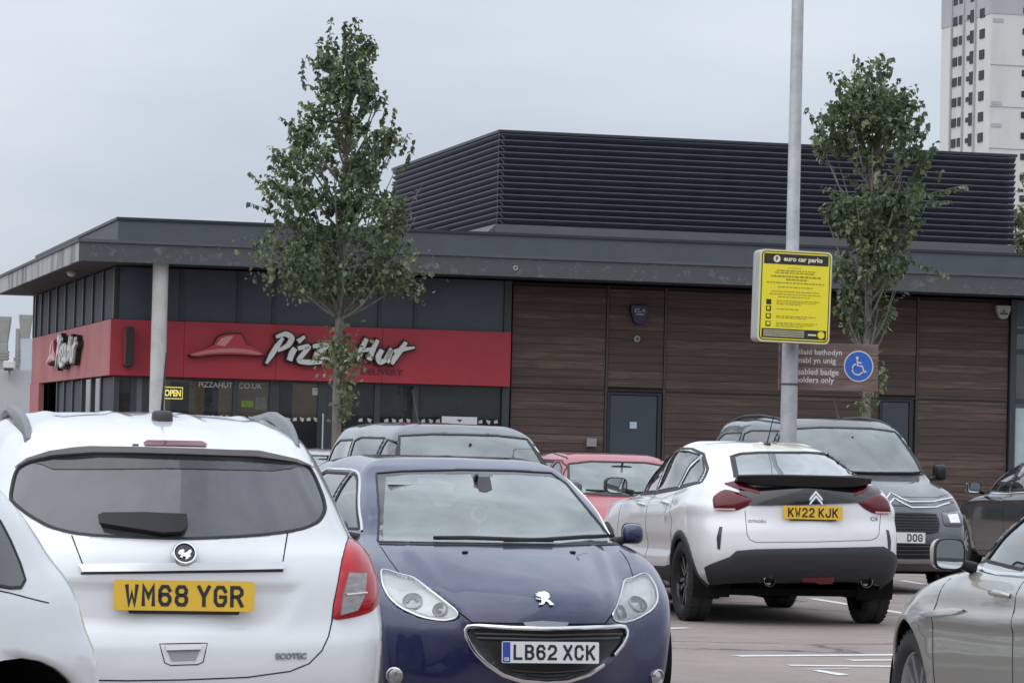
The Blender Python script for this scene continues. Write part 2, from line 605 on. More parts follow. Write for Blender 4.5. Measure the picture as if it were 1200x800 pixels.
    def sculpt(self, view, poly, depth, fall, mirror=True):
        "press an area in (or raise it with a negative depth) with a soft edge of width fall (metres)"
        u = self.unit(view, poly)
        mv = []
        for v in self.bm.verts:
            for s in ((1, -1) if mirror else (1,)):
                p = Vector((v.co.x, v.co.y * s, v.co.z))
                n = Vector((v.normal.x, v.normal.y * s, v.normal.z))
                if not self.facing(view, p, n):
                    continue
                a, b = self.proj(view, p)
                if self.inside(poly, a, b):
                    e = self.edge_dist(poly, a, b)[0] / u
                    t = min(1, e / fall)
                    mv.append((v, v.normal * (-depth * t * t * (3 - 2 * t))))
                    break
        for v, d in mv:
            v.co += d
        self.rebvh()
    def crease(self, view, line, depth, width, mirror=True):
        "a soft ridge (+) or groove (-) along a line"
        u = self.unit(view, line)
        mv = []
        for v in self.bm.verts:
            for s in ((1, -1) if mirror else (1,)):
                p = Vector((v.co.x, v.co.y * s, v.co.z))
                n = Vector((v.normal.x, v.normal.y * s, v.normal.z))
                if not self.facing(view, p, n):
                    continue
                a, b = self.proj(view, p)
                e = self.edge_dist(line, a, b, False)[0] / u
                if e < width:
                    t = 1 - e / width
                    mv.append((v, v.normal * depth * t * t * (3 - 2 * t)))
                    break
        for v, d in mv:
            v.co += d
        self.rebvh()
    def cut(self, view, poly, mirror=True):
        "open a hole with a clean edge"
        xs, ys = [p[0] for p in poly], [p[1] for p in poly]
        dele, sides = [], {}
        self.bm.faces.ensure_lookup_table()
        for f in self.bm.faces:
            c = f.calc_center_median()
            for s in ((1, -1) if mirror else (1,)):
                p = Vector((c.x, c.y * s, c.z))
                n = Vector((f.normal.x, f.normal.y * s, f.normal.z))
                a, b = self.proj(view, p)
                if a < min(xs) or a > max(xs) or b < min(ys) or b > max(ys):
                    continue
                if not self.facing(view, p, n):
                    continue
                if self.inside(poly, a, b):
                    o, d = self.ray(view, a, b)
                    h = self.bvh.ray_cast(o, d)
                    if h[0] is not None and (h[0] - p).length > .08:
                        continue
                    dele.append(f)
                    for v in f.verts:
                        sides[v] = s
                    break
        if not dele:
            return
        ds = set(dele)
        rim = [v for v in sides if any(f not in ds for f in v.link_faces)]
        pos = []
        for v in rim:
            s = sides[v]
            p = Vector((v.co.x, v.co.y * s, v.co.z))
            a, b = self.proj(view, p)
            _, q = self.edge_dist(poly, a, b)
            h, n = self.hit(view, *q)
            if (h - p).length < .09:
                pos.append((v, Vector((h.x, h.y * s, h.z))))
        bmesh.ops.delete(self.bm, geom=dele, context='FACES')
        for v, q in pos:
            if v.is_valid:
                v.co = q
    # --- parts on the surface
    def fill2d(self, poly, res):
        n = len(poly)
        bd = []
        for i in range(n):
            a, b = np.array(poly[i], float), np.array(poly[(i + 1) % n], float)
            k = max(1, int(round(np.linalg.norm(b - a) / res)))
            for j in range(k):
                bd.append(tuple(a + (b - a) * j / k))
        m = len(bd)
        xs, ys = [p[0] for p in bd], [p[1] for p in bd]
        pts = list(bd)
        r = 0
        y = min(ys) + res * .5
        while y < max(ys):
            x = min(xs) + res * (.5 if r % 2 else 1.0)
            while x < max(xs):
                if self.inside(bd, x, y) and self.edge_dist(bd, x, y)[0] > res * .45:
                    pts.append((x, y))
                x += res
            y += res * .87
            r += 1
        res_ = delaunay_2d_cdt([Vector(p) for p in pts], [(i, (i + 1) % m) for i in range(m)], [], 1, 1e-7)
        V = [(p.x, p.y) for p in res_[0]]
        inv = {}
        for k, os_ in enumerate(res_[3]):
            for o_ in os_:
                inv[o_] = k
        return V, [tuple(f) for f in res_[2]], [inv[i] for i in range(m)]
    def patch(self, name, view, poly, m, off=.004, thick=.02, res=.035, dome=0.0, domew=.04, parent=None, mirror=False, label=None, smoothpoly=0, sharp=50, offf=None):
        "a panel that follows the body surface inside an outline"
        for _ in range(smoothpoly):
            q = []
            for i in range(len(poly)):
                a, b = poly[i], poly[(i + 1) % len(poly)]
                q += [(a[0] * .75 + b[0] * .25, a[1] * .75 + b[1] * .25), (a[0] * .25 + b[0] * .75, a[1] * .25 + b[1] * .75)]
            poly = q
        u = self.unit(view, poly)
        V, T, B = self.fill2d(poly, res * u)
        top, nor = [], []
        for (a, b) in V:
            h, n = self.hit(view, a, b)
            top.append(h)
            nor.append(n)
        # soften normals over the patch
        acc = [n.copy() for n in nor]
        for t in T:
            s = nor[t[0]] + nor[t[1]] + nor[t[2]]
            for i in t:
                acc[i] += s
        nor = [n.normalized() for n in acc]
        P = []
        for i, (a, b) in enumerate(V):
            e = offf(a, b) if offf else off
            if dome:
                k = min(1, self.edge_dist(poly, a, b)[0] / u / domew)
                e += dome * (1 - (1 - k) ** 2)
            P.append(top[i] + nor[i] * e)
        nb = len(V)
        P += [top[i] - nor[i] * thick for i in B]
        F = [tuple(t) for t in T]
        k = len(B)
        F += [(B[i], B[(i + 1) % k], nb + (i + 1) % k, nb + i) for i in range(k)]
        objs = []
        for s in ((1, -1) if mirror else (1,)):
            b = MB()
            b.add([(p.x, p.y * s, p.z) for p in P], F)
            o = b.build(name, m, parent or self.root, smooth=sharp)
            # outward normals
            me = o.data
            c = me.polygons[0]
            nn = nor[T[0][0]]
            if c.normal.dot(Vector((nn.x, nn.y * s, nn.z))) < 0:
                me.flip_normals()
            if label:
                o['label'] = label
            objs.append(o)
        return objs[0]
    def pane(self, name, view, poly, m, seal=None, mirror=False, sealw=.018, res=.05, smoothpoly=0, parent=None, off=-.004):
        "a window: hole in the body, glass sheet in it, rubber round it"
        for _ in range(smoothpoly):
            q = []
            for i in range(len(poly)):
                a, b = poly[i], poly[(i + 1) % len(poly)]
                q += [(a[0] * .75 + b[0] * .25, a[1] * .75 + b[1] * .25), (a[0] * .25 + b[0] * .75, a[1] * .25 + b[1] * .75)]
            poly = q
        g = self.patch(name, view, poly, m, off=off, thick=-off + .001, res=res, mirror=mirror, parent=parent)
        if seal:
            self.strip('window_seal', view, poly + [poly[0]], sealw, .003, seal, mirror=mirror, off=-.001)
        self.holes = getattr(self, 'holes', []) + [(view, poly, mirror)]
        return g
    def strip(self, name, view, line, width, height, m, mirror=False, parent=None, res=.03, off=0.0, taper=False):
        "a band that follows the surface along a line: seams (thin, flat) and trim (raised)"
        u = self.unit(view, line)
        pts = []
        for i in range(len(line) - 1):
            a, b = np.array(line[i], float), np.array(line[i + 1], float)
            k = max(1, int(round(np.linalg.norm(b - a) / (res * u))))
            for j in range(k):
                pts.append(tuple(a + (b - a) * j / k))
        pts.append(tuple(line[-1]))
        H = [self.hit(view, *p) for p in pts]
        V, F = [], []
        n = len(H)
        closed = math.dist(pts[0], pts[-1]) < 1e-6
        for i in range(n):
            p, nn = H[i]
            if closed:
                t = H[(i + 1) % (n - 1)][0] - H[(i - 1) % (n - 1)][0]
            else:
                t = H[min(i + 1, n - 1)][0] - H[max(i - 1, 0)][0]
            if t.length < 1e-6:
                t = Vector((0, 0, 1))
            t.normalize()
            s = t.cross(nn).normalized()
            w_ = width
            if taper:
                k = i / max(1, n - 1)
                w_ = width * min(1, .25 + 4 * min(k, 1 - k))
            for (k, hh) in ((-.5, off - .003), (-.42, off + height * .75), (0, off + height), (.42, off + height * .75), (.5, off - .003)):
                V.append(p + s * (w_ * k) + nn * (hh + .0012))
        for i in range(n - 1):
            for j in range(4):
                F.append((i * 5 + j, i * 5 + j + 1, (i + 1) * 5 + j + 1, (i + 1) * 5 + j))
        first = None
        for s in ((1, -1) if mirror else (1,)):
            b = MB()
            b.add([(p.x, p.y * s, p.z) for p in V], F)
            o = b.build(name, m, parent or self.root, smooth=60)
            nn = H[n // 2][1]
            f = o.data.polygons[min(len(o.data.polygons) - 1, (n // 2) * 4 + 1)]
            if f.normal.dot(Vector((nn.x, nn.y * s, nn.z))) < 0:
                o.data.flip_normals()
            first = first or o
        return first
    def seam(self, view, line, mirror=False, width=.005, name='panel_gap'):
        return self.strip(name, view, line, width, .0006, mat('panel_gap', (.012, .012, .013), .9, spec=.1), mirror=mirror)
    def done(self):
        for h in getattr(self, 'holes', []):
            self.cut(*h)
        me = bpy.data.meshes.new('body')
        self.bm.to_mesh(me)
        self.bm.free()
        me.materials.append(self.paint)
        me.materials.append(self.trim)
        me.polygons.foreach_set('use_smooth', [True] * len(me.polygons))
        o = bpy.data.objects.new('body', me)
        s = o.modifiers.new('shell', 'SOLIDIFY')
        s.thickness, s.offset, s.material_offset, s.material_offset_rim = .018, -1, 1, 0
        link(o, self.root)
        return o
    # --- common pieces
    def place(self, view, a, b, up=Vector((0, 0, 1))):
        "matrix at a surface point: x to the right as seen from outside, y up, z outwards"
        h, n = self.hit(view, a, b)
        x = up.cross(n).normalized()
        y = n.cross(x)
        return frame(h, x, y, n), n
    def plate(self, view, a, b, text, bgm, flag=False, w=.52, h=.111, rear=True, tilt=0.0, off=.012, roll=0.0, parts=None, right=False):
        p, n = self.hit(view, a, b)
        n = Vector((-1 if rear else 1, 0, 0))
        n = (Matrix.Rotation(tilt, 3, 'Y') @ n).normalized()
        x = Vector((0, 0, 1)).cross(n).normalized()
        y = n.cross(x)
        if roll:
            q = Matrix.Rotation(roll, 3, n)
            x, y = q @ x, q @ y
        M = frame(p + n * off, x, y, n)
        bb = MB()
        k = 6
        rr = .008
        pl = []
        for (cx, cy, a0) in ((w / 2 - rr, h / 2 - rr, 0), (-w / 2 + rr, h / 2 - rr, 90), (-w / 2 + rr, -h / 2 + rr, 180), (w / 2 - rr, -h / 2 + rr, 270)):
            for i in range(4):
                q = R(a0 + 30 * i)
                pl.append((cx + rr * math.cos(q), cy + rr * math.sin(q)))
        nn = len(pl)
        bb.add([M @ Vector((q[0], q[1], 0)) for q in pl] + [M @ Vector((q[0], q[1], .006)) for q in pl], [tuple(range(nn, 2 * nn)), tuple(range(nn - 1, -1, -1))] + [(i, (i + 1) % nn, nn + (i + 1) % nn, nn + i) for i in range(nn)])
        po = bb.build('number_plate', bgm, self.root)
        blk = mat('plate_black', (.012, .012, .012), .4)
        sh = .022 * w / .52 if flag else 0
        tw = sum((.033 - .011) if q == ' ' else .061 for q in text) - .011
        gb = MB()
        x0 = -tw / 2 + sh * .9 if not right else w / 2 - .03 - tw
        for wd in text.split(' '):
            gb = MB()
            x0 = glyph_mesh(gb, wd, x0, M @ Matrix.Translation(Vector((0, 0, .0075)))) + .033
            gb.build('plate_lettering', blk, po, fix=False)
        if flag:
            bb = MB()
            bb.add([M @ Vector(q) for q in ((-w / 2 + .004, -h / 2 + .004, .0072), (-w / 2 + .044, -h / 2 + .004, .0072), (-w / 2 + .044, h / 2 - .004, .0072), (-w / 2 + .004, h / 2 - .004, .0072))], [(0, 1, 2, 3)])
            bb.build('flag_band', mat('plate_blue', (.02, .06, .35), .4), po)
            text_obj('country_letters', 'GB', .026, .018, mat('plate_white', (.75, .76, .76), .45), po, M @ Matrix.Translation(Vector((-w / 2 + .024, -h / 2 + .02, .0085))), bold=.02)
        bar = MB()
        bar.add([M @ Vector(q) for q in ((-w * .39, -h / 2 - .012, .001), (w * .39, -h / 2 - .012, .001), (w * .40, -h / 2 + .004, .001), (-w * .40, -h / 2 + .004, .001))], [(0, 1, 2, 3)])
        if parts == 'surround':
            bar.build('plate_surround', mat('black_plastic', (.011, .011, .012), .45, spec=.35), po)
        return po
    def wheels(self, xf, xr, y, r=.33, w=.215, rimr=.23, spokes=5, rimmat=None, tw=.0, arch=None):
        tm = mat('tyre_rubber', (.022, .022, .023), .82, bump=.25, bscale=60)
        rm = rimmat or mat('alloy_silver', (.55, .56, .57), .32, metal=.85)
        for (x, sy) in ((xf, 1), (xf, -1), (xr, 1), (xr, -1)):
            b = MB()
            hw = w / 2
            prof = [(rimr - .01, -hw * .75), (rimr + .015, -hw * .95), (r - .05, -hw), (r - .015, -hw * .86), (r, -hw * .6), (r, -.012), (r - .008, -.009), (r - .008, .009), (r, .012), (r, hw * .6), (r - .015, hw * .86), (r - .05, hw), (rimr + .015, hw * .95), (rimr - .01, hw * .75)]
            b.lathe(prof, 40, 'y', closed=False)
            # tread blocks along the shoulders
            for k in range(40):
                q = 2 * math.pi * k / 40
                for yy in (-hw * .68, hw * .68):
                    M = Matrix.Rotation(q, 4, 'Y') @ Matrix.Translation(Vector((r - .004, yy, 0)))
                    b.box((-.01, -hw * .16, -.014), (.006, hw * .16, .014), M)
            o = b.build('wheel', tm, self.root, smooth=35)
            o.location = (x, y * sy, r)
            c = MB()
            s = sy
            c.lathe([(rimr + .004, s * hw * .8), (rimr - .012, s * hw * .72), (rimr - .022, s * hw * .35), (rimr - .03, -s * hw * .6)], 36, 'y')
            c.lathe([(.001, s * hw * .42), (.045, s * hw * .44), (.06, s * hw * .3), (.06, s * hw * .05)], 20, 'y')
            for k in range(spokes):
                q = 2 * math.pi * k / spokes + .3
                M = Matrix.Rotation(q, 4, 'Y')
                for dx in (-.026, .026):
                    a0, a1 = (.05, dx * .7), (rimr - .012, dx * 1.9)
                    sw = .016
                    vs = []
                    for (rad, off_) in (a0, a1):
                        for (dz, dy) in ((-sw, s * hw * .52), (sw, s * hw * .52), (sw, s * hw * .2), (-sw, s * hw * .2)):
                            vs.append(M @ Vector((rad, dy + (s * hw * .12 if rad > .1 else 0), off_ + dz)))
                    c.add(vs, [(0, 1, 5, 4), (1, 2, 6, 5), (2, 3, 7, 6), (3, 0, 4, 7), (0, 3, 2, 1), (4, 5, 6, 7)])
            ri = c.build('rim', rm, o, smooth=40)
            d = MB()
            d.lathe([(.001, -s * hw * .1), (rimr - .03, -s * hw * .1)], 28, 'y')
            d.build('brake_disc', mat('brake_steel', (.12, .11, .105), .5, metal=.6), o)
    def chaikin(self, poly, n=1):
        for _ in range(n):
            q = []
            for i in range(len(poly)):
                a, b = poly[i], poly[(i + 1) % len(poly)]
                q += [(a[0] * .8 + b[0] * .2, a[1] * .8 + b[1] * .2), (a[0] * .2 + b[0] * .8, a[1] * .2 + b[1] * .8)]
            poly = q
        return poly
    def arches(self, xf, xr, rad, zc, lip=None, lipw=.05, depth=.32, y_in=None):
        "open wheel arches with liners, and a lip or cladding band"
        lm = mat('arch_liner', (.012, .012, .012), .95, spec=.1)
        for xc in (xf, xr):
            P = [(xc + rad * math.cos(R(t)), zc + rad * math.sin(R(t))) for t in np.linspace(-8, 188, 26)]
            poly = P + [(xc - rad, -.3), (xc + rad, -.3)]
            line = [p for p in P]
            if lip:
                self.strip('arch_trim', 'left', line, lipw, .012, lip, mirror=True)
            hs = [self.hit('left', *p)[0].y for p in (P[6], P[13], P[19])]
            yo = min(hs) - .012
            for s in (1, -1):
                b = MB()
                n = len(P)
                rr = rad * 1.02
                Q = [(xc + rr * math.cos(R(t)), zc + rr * math.sin(R(t))) for t in np.linspace(-20, 200, n)]
                vs = [(x, s * yo, z) for x, z in Q] + [(x, s * (yo - depth), z) for x, z in Q]
                fs = [(i, i + 1, n + i + 1, n + i) for i in range(n - 1)] + [tuple(range(n, 2 * n))]
                b.add(vs, fs)
                b.build('arch_liner', lm, self.root)
            self.holes = getattr(self, 'holes', []) + [('left', poly, True)]
    def floor(self, x0, x1, w_, z=.2):
        b = MB()
        b.box((x0, -w_, z), (x1, w_, z + .06))
        b.box((x0 + .5, -.12, z - .04), (x1 - .5, .12, z + .02))
        b.build('underbody', mat('underbody_black', (.012, .012, .012), .9, spec=.1), self.root)
    def cabin(self, cowl, cowlz, seatx=.0, rearx=-.85, w_=.6, belt=.95, col_=None, rhd=True, fh=1.0, shelf=None, wheel=True):
        "dashboard, seats, steering wheel and parcel shelf behind the glass"
        dk = mat('dash_plastic', (.035, .035, .037), .75)
        cl = col_ or mat('seat_cloth', (.05, .05, .055), .95, var=.25, vscale=60)
        b = MB()
        V = []
        for x, z in ((cowl + .02, cowlz - .12), (cowl - .06, cowlz - .055), (cowl - .3, cowlz - .05), (cowl - .42, cowlz - .1), (cowl - .45, cowlz - .35), (cowl - .3, .35)):
            V += [(x, -w_ * .88, z), (x, w_ * .88, z)]
        F = [(2 * i, 2 * i + 1, 2 * i + 3, 2 * i + 2) for i in range(5)]
        b.add(V, F)
        sx = -1 if rhd else 1
        b.sell((cowl - .32, sx * .35, cowlz - .035), (.13, .2, .05), .6, .6)
        b.build('dashboard', dk, self.root, smooth=40)
        if wheel:
            b = MB()
            M = Matrix.Translation(Vector((cowl - .6, sx * .35, cowlz - .11))) @ Matrix.Rotation(R(-62), 4, 'Y')
            tp = []
            for k in range(25):
                q = 2 * math.pi * k / 24
                tp.append(M @ Vector((.185 * math.cos(q), .185 * math.sin(q), 0)))
            b.tube(tp, .016, 8, cap=False)
            b.sell(M @ Vector((0, 0, -.02)), (.075, .075, .035), .7, .8)
            b.tube([M @ Vector((0, -.17, 0)), M @ Vector((0, .17, 0))], .018, 6)
            b.build('steering_wheel', dk, self.root, smooth=50)
        for x, ys, bz in ((seatx, (-.36, .36), 0), (rearx, (-.36, .36), -.04)):
            for yy in ys:
                b = MB()
                t = R(-14)
                M = Matrix.Translation(Vector((x, yy, belt - .18 + bz))) @ Matrix.Rotation(t, 4, 'Y')
                b.sell(M @ Vector((0, 0, 0)), (.075, .24, .36), .5, .45, M=M.to_3x3())
                b.sell((x + .25, yy, belt - .52 + bz), (.28, .24, .09), .5, .5)
                hh = M @ Vector((0, 0, .47 * fh))
                b.sell(hh, (.05, .13, .085), .6, .55, M=M.to_3x3())
                for dy in (-.05, .05):
                    b.tube([M @ Vector((0, dy, .3)), M @ Vector((0, dy, .42 * fh))], .007, 6)
                b.build('seat', cl, self.root, smooth=50)
        if shelf:
            b = MB()
            b.box((shelf[0] + .12, -w_ * .74, shelf[2]), (shelf[1], w_ * .74, shelf[2] + .02))
            b.build('parcel_shelf', dk, self.root)
    def inner_mirror(self, x, z, y=0):
        b = MB()
        b.sell((x, y, z), (.02, .12, .035), .5, .5)
        b.tube([(x, y, z), (x + .05, y, z + .07)], .012, 6)
        b.build('interior_mirror', mat('black_plastic', (.011, .011, .012), .45, spec=.35), self.root, smooth=50)
    def wing_mirror(self, x, z, y, size=(.09, .115, .075), shell=None, dirx=-1, side=(1, -1), yaw=0.0, inset=.94):
        "housing on an arm with a mirror plate facing backwards"
        for s in side:
            b = MB()
            c = Vector((x, s * y, z))
            q = Matrix.Rotation(s * yaw, 3, 'Z')
            b.sell(c, size, .62, .58, 28, 16, M=q)
            # flatten the rear face
            lim = -size[0] * .55
            nv = []
            qi = q.inverted()
            for p in b.v:
                l = qi @ (Vector(p) - c)
                if l.x < lim:
                    l.x = lim + (l.x - lim) * .05
                nv.append(tuple(q @ l + c))
            b.v = nv
            o = b.build('wing_mirror', shell or self.paint, self.root, smooth=45)
            a = MB()
            a.tube([c + Vector((.02, -s * size[1] * .8, -size[2] * .55)), c + Vector((.03, -s * (size[1] + .07), -size[2] * .9))], [.022, .03], 10)
            a.build('mirror_arm', mat('black_plastic', (.011, .011, .012), .45, spec=.35), o, smooth=50)
            # glass
            g = MB()
            n = 28
            vs = []
            for k in range(n):
                t = 2 * math.pi * k / n
                yy = math.copysign(abs(math.cos(t)) ** .55, math.cos(t)) * size[1] * inset
                zz = math.copysign(abs(math.sin(t)) ** .6, math.sin(t)) * size[2] * inset
                vs.append(q @ Vector((lim - .006, yy, zz)) + c)
            g.add(vs, [tuple(range(n))])
            f = MB()
            vs2 = []
            for k in range(n):
                t = 2 * math.pi * k / n
                for e, xx in ((inset * .97, -.007), (inset * 1.08, -.004), (inset * 1.1, .012)):
                    yy = math.copysign(abs(math.cos(t)) ** .55, math.cos(t)) * size[1] * e
                    zz = math.copysign(abs(math.sin(t)) ** .6, math.sin(t)) * size[2] * e
                    vs2.append(q @ Vector((lim + xx, yy, zz)) + c)
            f.add(vs2, [(3 * k + j, 3 * ((k + 1) % n) + j, 3 * ((k + 1) % n) + j + 1, 3 * k + j + 1) for k in range(n) for j in range(2)])
            f.build('mirror_frame', mat('black_plastic', (.011, .011, .012), .45, spec=.35), o, smooth=50)
            g.build('mirror_glass', mat('mirror_silver', (.62, .65, .67), .03, metal=1.0), o)
    def handle(self, x, z, m, w_=.2, side=(1, -1), bowl=True):
        for s in side:
            v = 'left' if s > 0 else 'right'
            h, n = self.hit(v, x, z)
            b = MB()
            b.tube([h + n * .002 + Vector((-w_ / 2, 0, 0)), h + n * .03 + Vector((-w_ / 2 + .03, 0, .003)), h + n * .034 + Vector((0, 0, .004)), h + n * .03 + Vector((w_ / 2 - .03, 0, .003)), h + n * .002 + Vector((w_ / 2, 0, 0))], [.011, .013, .014, .013, .011], 10)
            b.build('door_handle', m, self.root, smooth=50)
        if bowl:
            self.strip('handle_bowl', 'left', [(x - w_ * .32, z - .012), (x + w_ * .32, z - .012)], .05, .0, mat('handle_shadow', (.03, .03, .03), .6), mirror=True) if False else None
    def disc(self, name, view, a, b, r, m, depth=.012, rings=None, parent=None, n_=28):
        M, n = self.place(view, a, b)
        bb = MB()
        prof = rings or [(r, -.012), (r, depth * .6), (r * .9, depth), (.0005, depth)]
        vs, fs = [], []
        for (rad, h) in prof:
            for k in range(n_):
                q = 2 * math.pi * k / n_
                vs.append(M @ Vector((rad * math.cos(q), rad * math.sin(q), h)))
        for i in range(len(prof) - 1):
            for k in range(n_):
                fs.append((i * n_ + k, i * n_ + (k + 1) % n_, (i + 1) * n_ + (k + 1) % n_, (i + 1) * n_ + k))
        bb.add(vs, fs)
        return bb.build(name, m, parent or self.root, smooth=40), M

def emblem(name, polys, m, parent, M, depth=.006):
    "flat badge shapes, extruded, in the plane of M"
    b = MB()
    for pl in polys:
        n = len(pl)
        tri = delaunay_2d_cdt([Vector(p) for p in pl], [(i, (i + 1) % n) for i in range(n)], [], 1, 1e-7)
        V = [(p.x, p.y) for p in tri[0]]
        k = len(V)
        b.add([M @ Vector((p[0], p[1], depth)) for p in V], [tuple(f) for f in tri[2]])
        b.add([M @ Vector((p[0], p[1], depth)) for p in pl] + [M @ Vector((p[0], p[1], -.002)) for p in pl], [(i, (i + 1) % n, n + (i + 1) % n, n + i) for i in range(n)])
    return b.build(name, m, parent)

def car_loc(px, d, heading, xa):
    "ground position of a car whose centreline point at local x = xa is seen in pixel column px at depth d"
    y = HORIZON + (px - 600) * math.tan(ROLL)
    p = at(px, y, d)
    return (p.x - math.cos(heading) * xa, p.y - math.sin(heading) * xa, 0)
# ------------------------------------------------------------------ body shapes
# one ring: rear x, rear z, rear bow, rear corner, half width and height at the rear side, middle, front side, front corner, front bow, front x, front z
RINGS_SUV = [
    (-1.98, .32, .10, .22, .76, .24, .80, .22, .80, .24, .24, .12, 1.98, .24),
    (-2.09, .42, .10, .26, .81, .36, .86, .32, .86, .36, .27, .16, 2.08, .38),
    (-2.13, .57, .11, .28, .84, .58, .87, .52, .885, .58, .30, .20, 2.13, .56),
    (-2.12, .68, .11, .28, .845, .72, .875, .68, .885, .72, .30, .22, 2.12, .72),
    (-2.085, .78, .11, .29, .84, .82, .87, .80, .88, .84, .30, .25, 2.06, .86),
    (-2.075, .93, .12, .31, .815, .95, .855, .93, .86, .95, .30, .28, 1.90, .97),
    (-2.055, 1.02, .13, .32, .785, 1.03, .83, 1.0, .83, .99, .26, .26, 1.45, 1.04),
    (-2.01, 1.085, .14, .32, .75, 1.08, .80, 1.05, .77, 1.03, .14, .22, 1.02, 1.08),
    (-1.93, 1.24, .15, .31, .68, 1.24, .735, 1.23, .72, 1.20, .12, .18, .68, 1.28),
    (-1.82, 1.40, .15, .28, .60, 1.40, .65, 1.42, .63, 1.40, .10, .14, .30, 1.45),
    (-1.74, 1.465, .15, .27, .555, 1.465, .60, 1.495, .575, 1.475, .10, .12, .16, 1.50),
    (-1.45, 1.525, .12, .22, .42, 1.525, .46, 1.545, .45, 1.535, .12, .08, .0, 1.545),
    (-1.0, 1.555, 0, 0, 0, 0, 0, 0, 0, 0, 0, 0, -.4, 1.565)]
RINGS_HATCH = [
    (-1.85, .30, .10, .25, .78, .20, .77, .18, .78, .16, .24, .18, 1.86, .12),
    (-1.94, .42, .10, .28, .84, .36, .83, .28, .84, .28, .28, .24, 1.94, .24),
    (-1.97, .55, .10, .30, .865, .55, .85, .50, .865, .50, .30, .28, 1.97, .45),
    (-1.95, .70, .10, .30, .868, .70, .855, .66, .868, .64, .30, .30, 1.95, .58),
    (-1.92, .80, .10, .32, .86, .80, .85, .78, .86, .74, .30, .33, 1.89, .67),
    (-1.90, .90, .10, .33, .845, .88, .845, .86, .835, .84, .28, .34, 1.72, .76),
    (-1.87, .96, .10, .33, .83, .93, .83, .90, .79, .90, .22, .28, 1.40, .865),
    (-1.82, 1.02, .10, .33, .80, .98, .81, .94, .73, .945, .12, .22, 1.02, .96),
    (-1.70, 1.16, .10, .30, .74, 1.13, .76, 1.10, .70, 1.08, .10, .18, .72, 1.12),
    (-1.55, 1.285, .10, .28, .66, 1.275, .68, 1.275, .63, 1.25, .09, .14, .32, 1.275),
    (-1.45, 1.345, .10, .26, .60, 1.335, .62, 1.345, .57, 1.325, .09, .11, .16, 1.34),
    (-1.20, 1.375, .08, .20, .45, 1.375, .46, 1.388, .44, 1.375, .12, .08, .0, 1.378),
    (-.90, 1.388, 0, 0, 0, 0, 0, 0, 0, 0, 0, 0, -.35, 1.395)]
RINGS_COUPE = [
    (-2.00, .38, .10, .25, .80, .30, .80, .25, .80, .28, .26, .18, 2.00, .26),
    (-2.12, .48, .10, .28, .87, .42, .86, .34, .86, .40, .28, .25, 2.12, .42),
    (-2.17, .64, .10, .30, .898, .60, .88, .52, .89, .58, .30, .28, 2.17, .58),
    (-2.16, .78, .10, .30, .90, .76, .885, .70, .895, .74, .30, .30, 2.16, .74),
    (-2.13, .92, .11, .32, .895, .92, .885, .85, .885, .86, .30, .32, 2.08, .88),
    (-2.13, 1.05, .12, .34, .87, 1.03, .875, .95, .86, .95, .28, .32, 1.90, .96),
    (-2.11, 1.15, .14, .36, .84, 1.11, .855, 1.0, .82, .99, .26, .28, 1.50, 1.02),
    (-2.02, 1.215, .14, .36, .80, 1.16, .825, 1.05, .76, 1.03, .14, .24, 1.05, 1.07),
    (-1.74, 1.27, .12, .33, .74, 1.23, .77, 1.19, .73, 1.16, .12, .20, .80, 1.20),
    (-1.25, 1.42, .12, .31, .66, 1.38, .69, 1.40, .66, 1.36, .11, .16, .40, 1.40),
    (-.98, 1.495, .10, .28, .59, 1.47, .62, 1.49, .60, 1.455, .11, .14, .20, 1.48),
    (-.80, 1.53, .08, .25, .46, 1.52, .47, 1.54, .45, 1.52, .13, .10, .05, 1.525),
    (-.60, 1.55, 0, 0, 0, 0, 0, 0, 0, 0, 0, 0, -.1, 1.555)]
RINGS_MPV = [
    (-2.10, .32, .05, .15, .84, .24, .84, .22, .82, .24, .24, .15, 2.02, .24),
    (-2.17, .45, .05, .17, .90, .36, .89, .34, .88, .38, .27, .20, 2.14, .40),
    (-2.20, .62, .05, .18, .92, .60, .91, .55, .91, .60, .29, .22, 2.20, .58),
    (-2.19, .80, .05, .18, .925, .80, .915, .75, .915, .78, .29, .25, 2.17, .76),
    (-2.18, .95, .05, .18, .92, .95, .915, .92, .90, .93, .29, .28, 2.10, .90),
    (-2.17, 1.08, .05, .18, .905, 1.07, .905, 1.03, .87, 1.06, .28, .28, 1.95, 1.01),
    (-2.16, 1.16, .05, .18, .895, 1.14, .895, 1.12, .83, 1.14, .24, .24, 1.60, 1.14),
    (-2.15, 1.24, .05, .18, .88, 1.22, .88, 1.19, .79, 1.21, .14, .18, 1.22, 1.225),
    (-2.10, 1.46, .05, .18, .83, 1.45, .83, 1.45, .75, 1.44, .12, .16, .92, 1.44),
    (-2.04, 1.70, .05, .20, .75, 1.68, .76, 1.70, .69, 1.66, .11, .14, .58, 1.69),
    (-1.98, 1.80, .05, .20, .68, 1.78, .69, 1.79, .62, 1.76, .11, .12, .42, 1.775),
    (-1.80, 1.845, .05, .20, .50, 1.84, .50, 1.85, .46, 1.835, .13, .10, .25, 1.835),
    (-1.40, 1.86, 0, 0, 0, 0, 0, 0, 0, 0, 0, 0, -.3, 1.86)]
_wr = (.78, .84, .865, .865, .855, .84, .825, .81, .765, .70, .64, .48, 0)
RINGS_LOW = [tuple((_wr[k] if q == 4 else v) for q, v in enumerate(r)) for k, r in enumerate(RINGS_HATCH)]
AWAY, TOWARD = R(104), R(284)

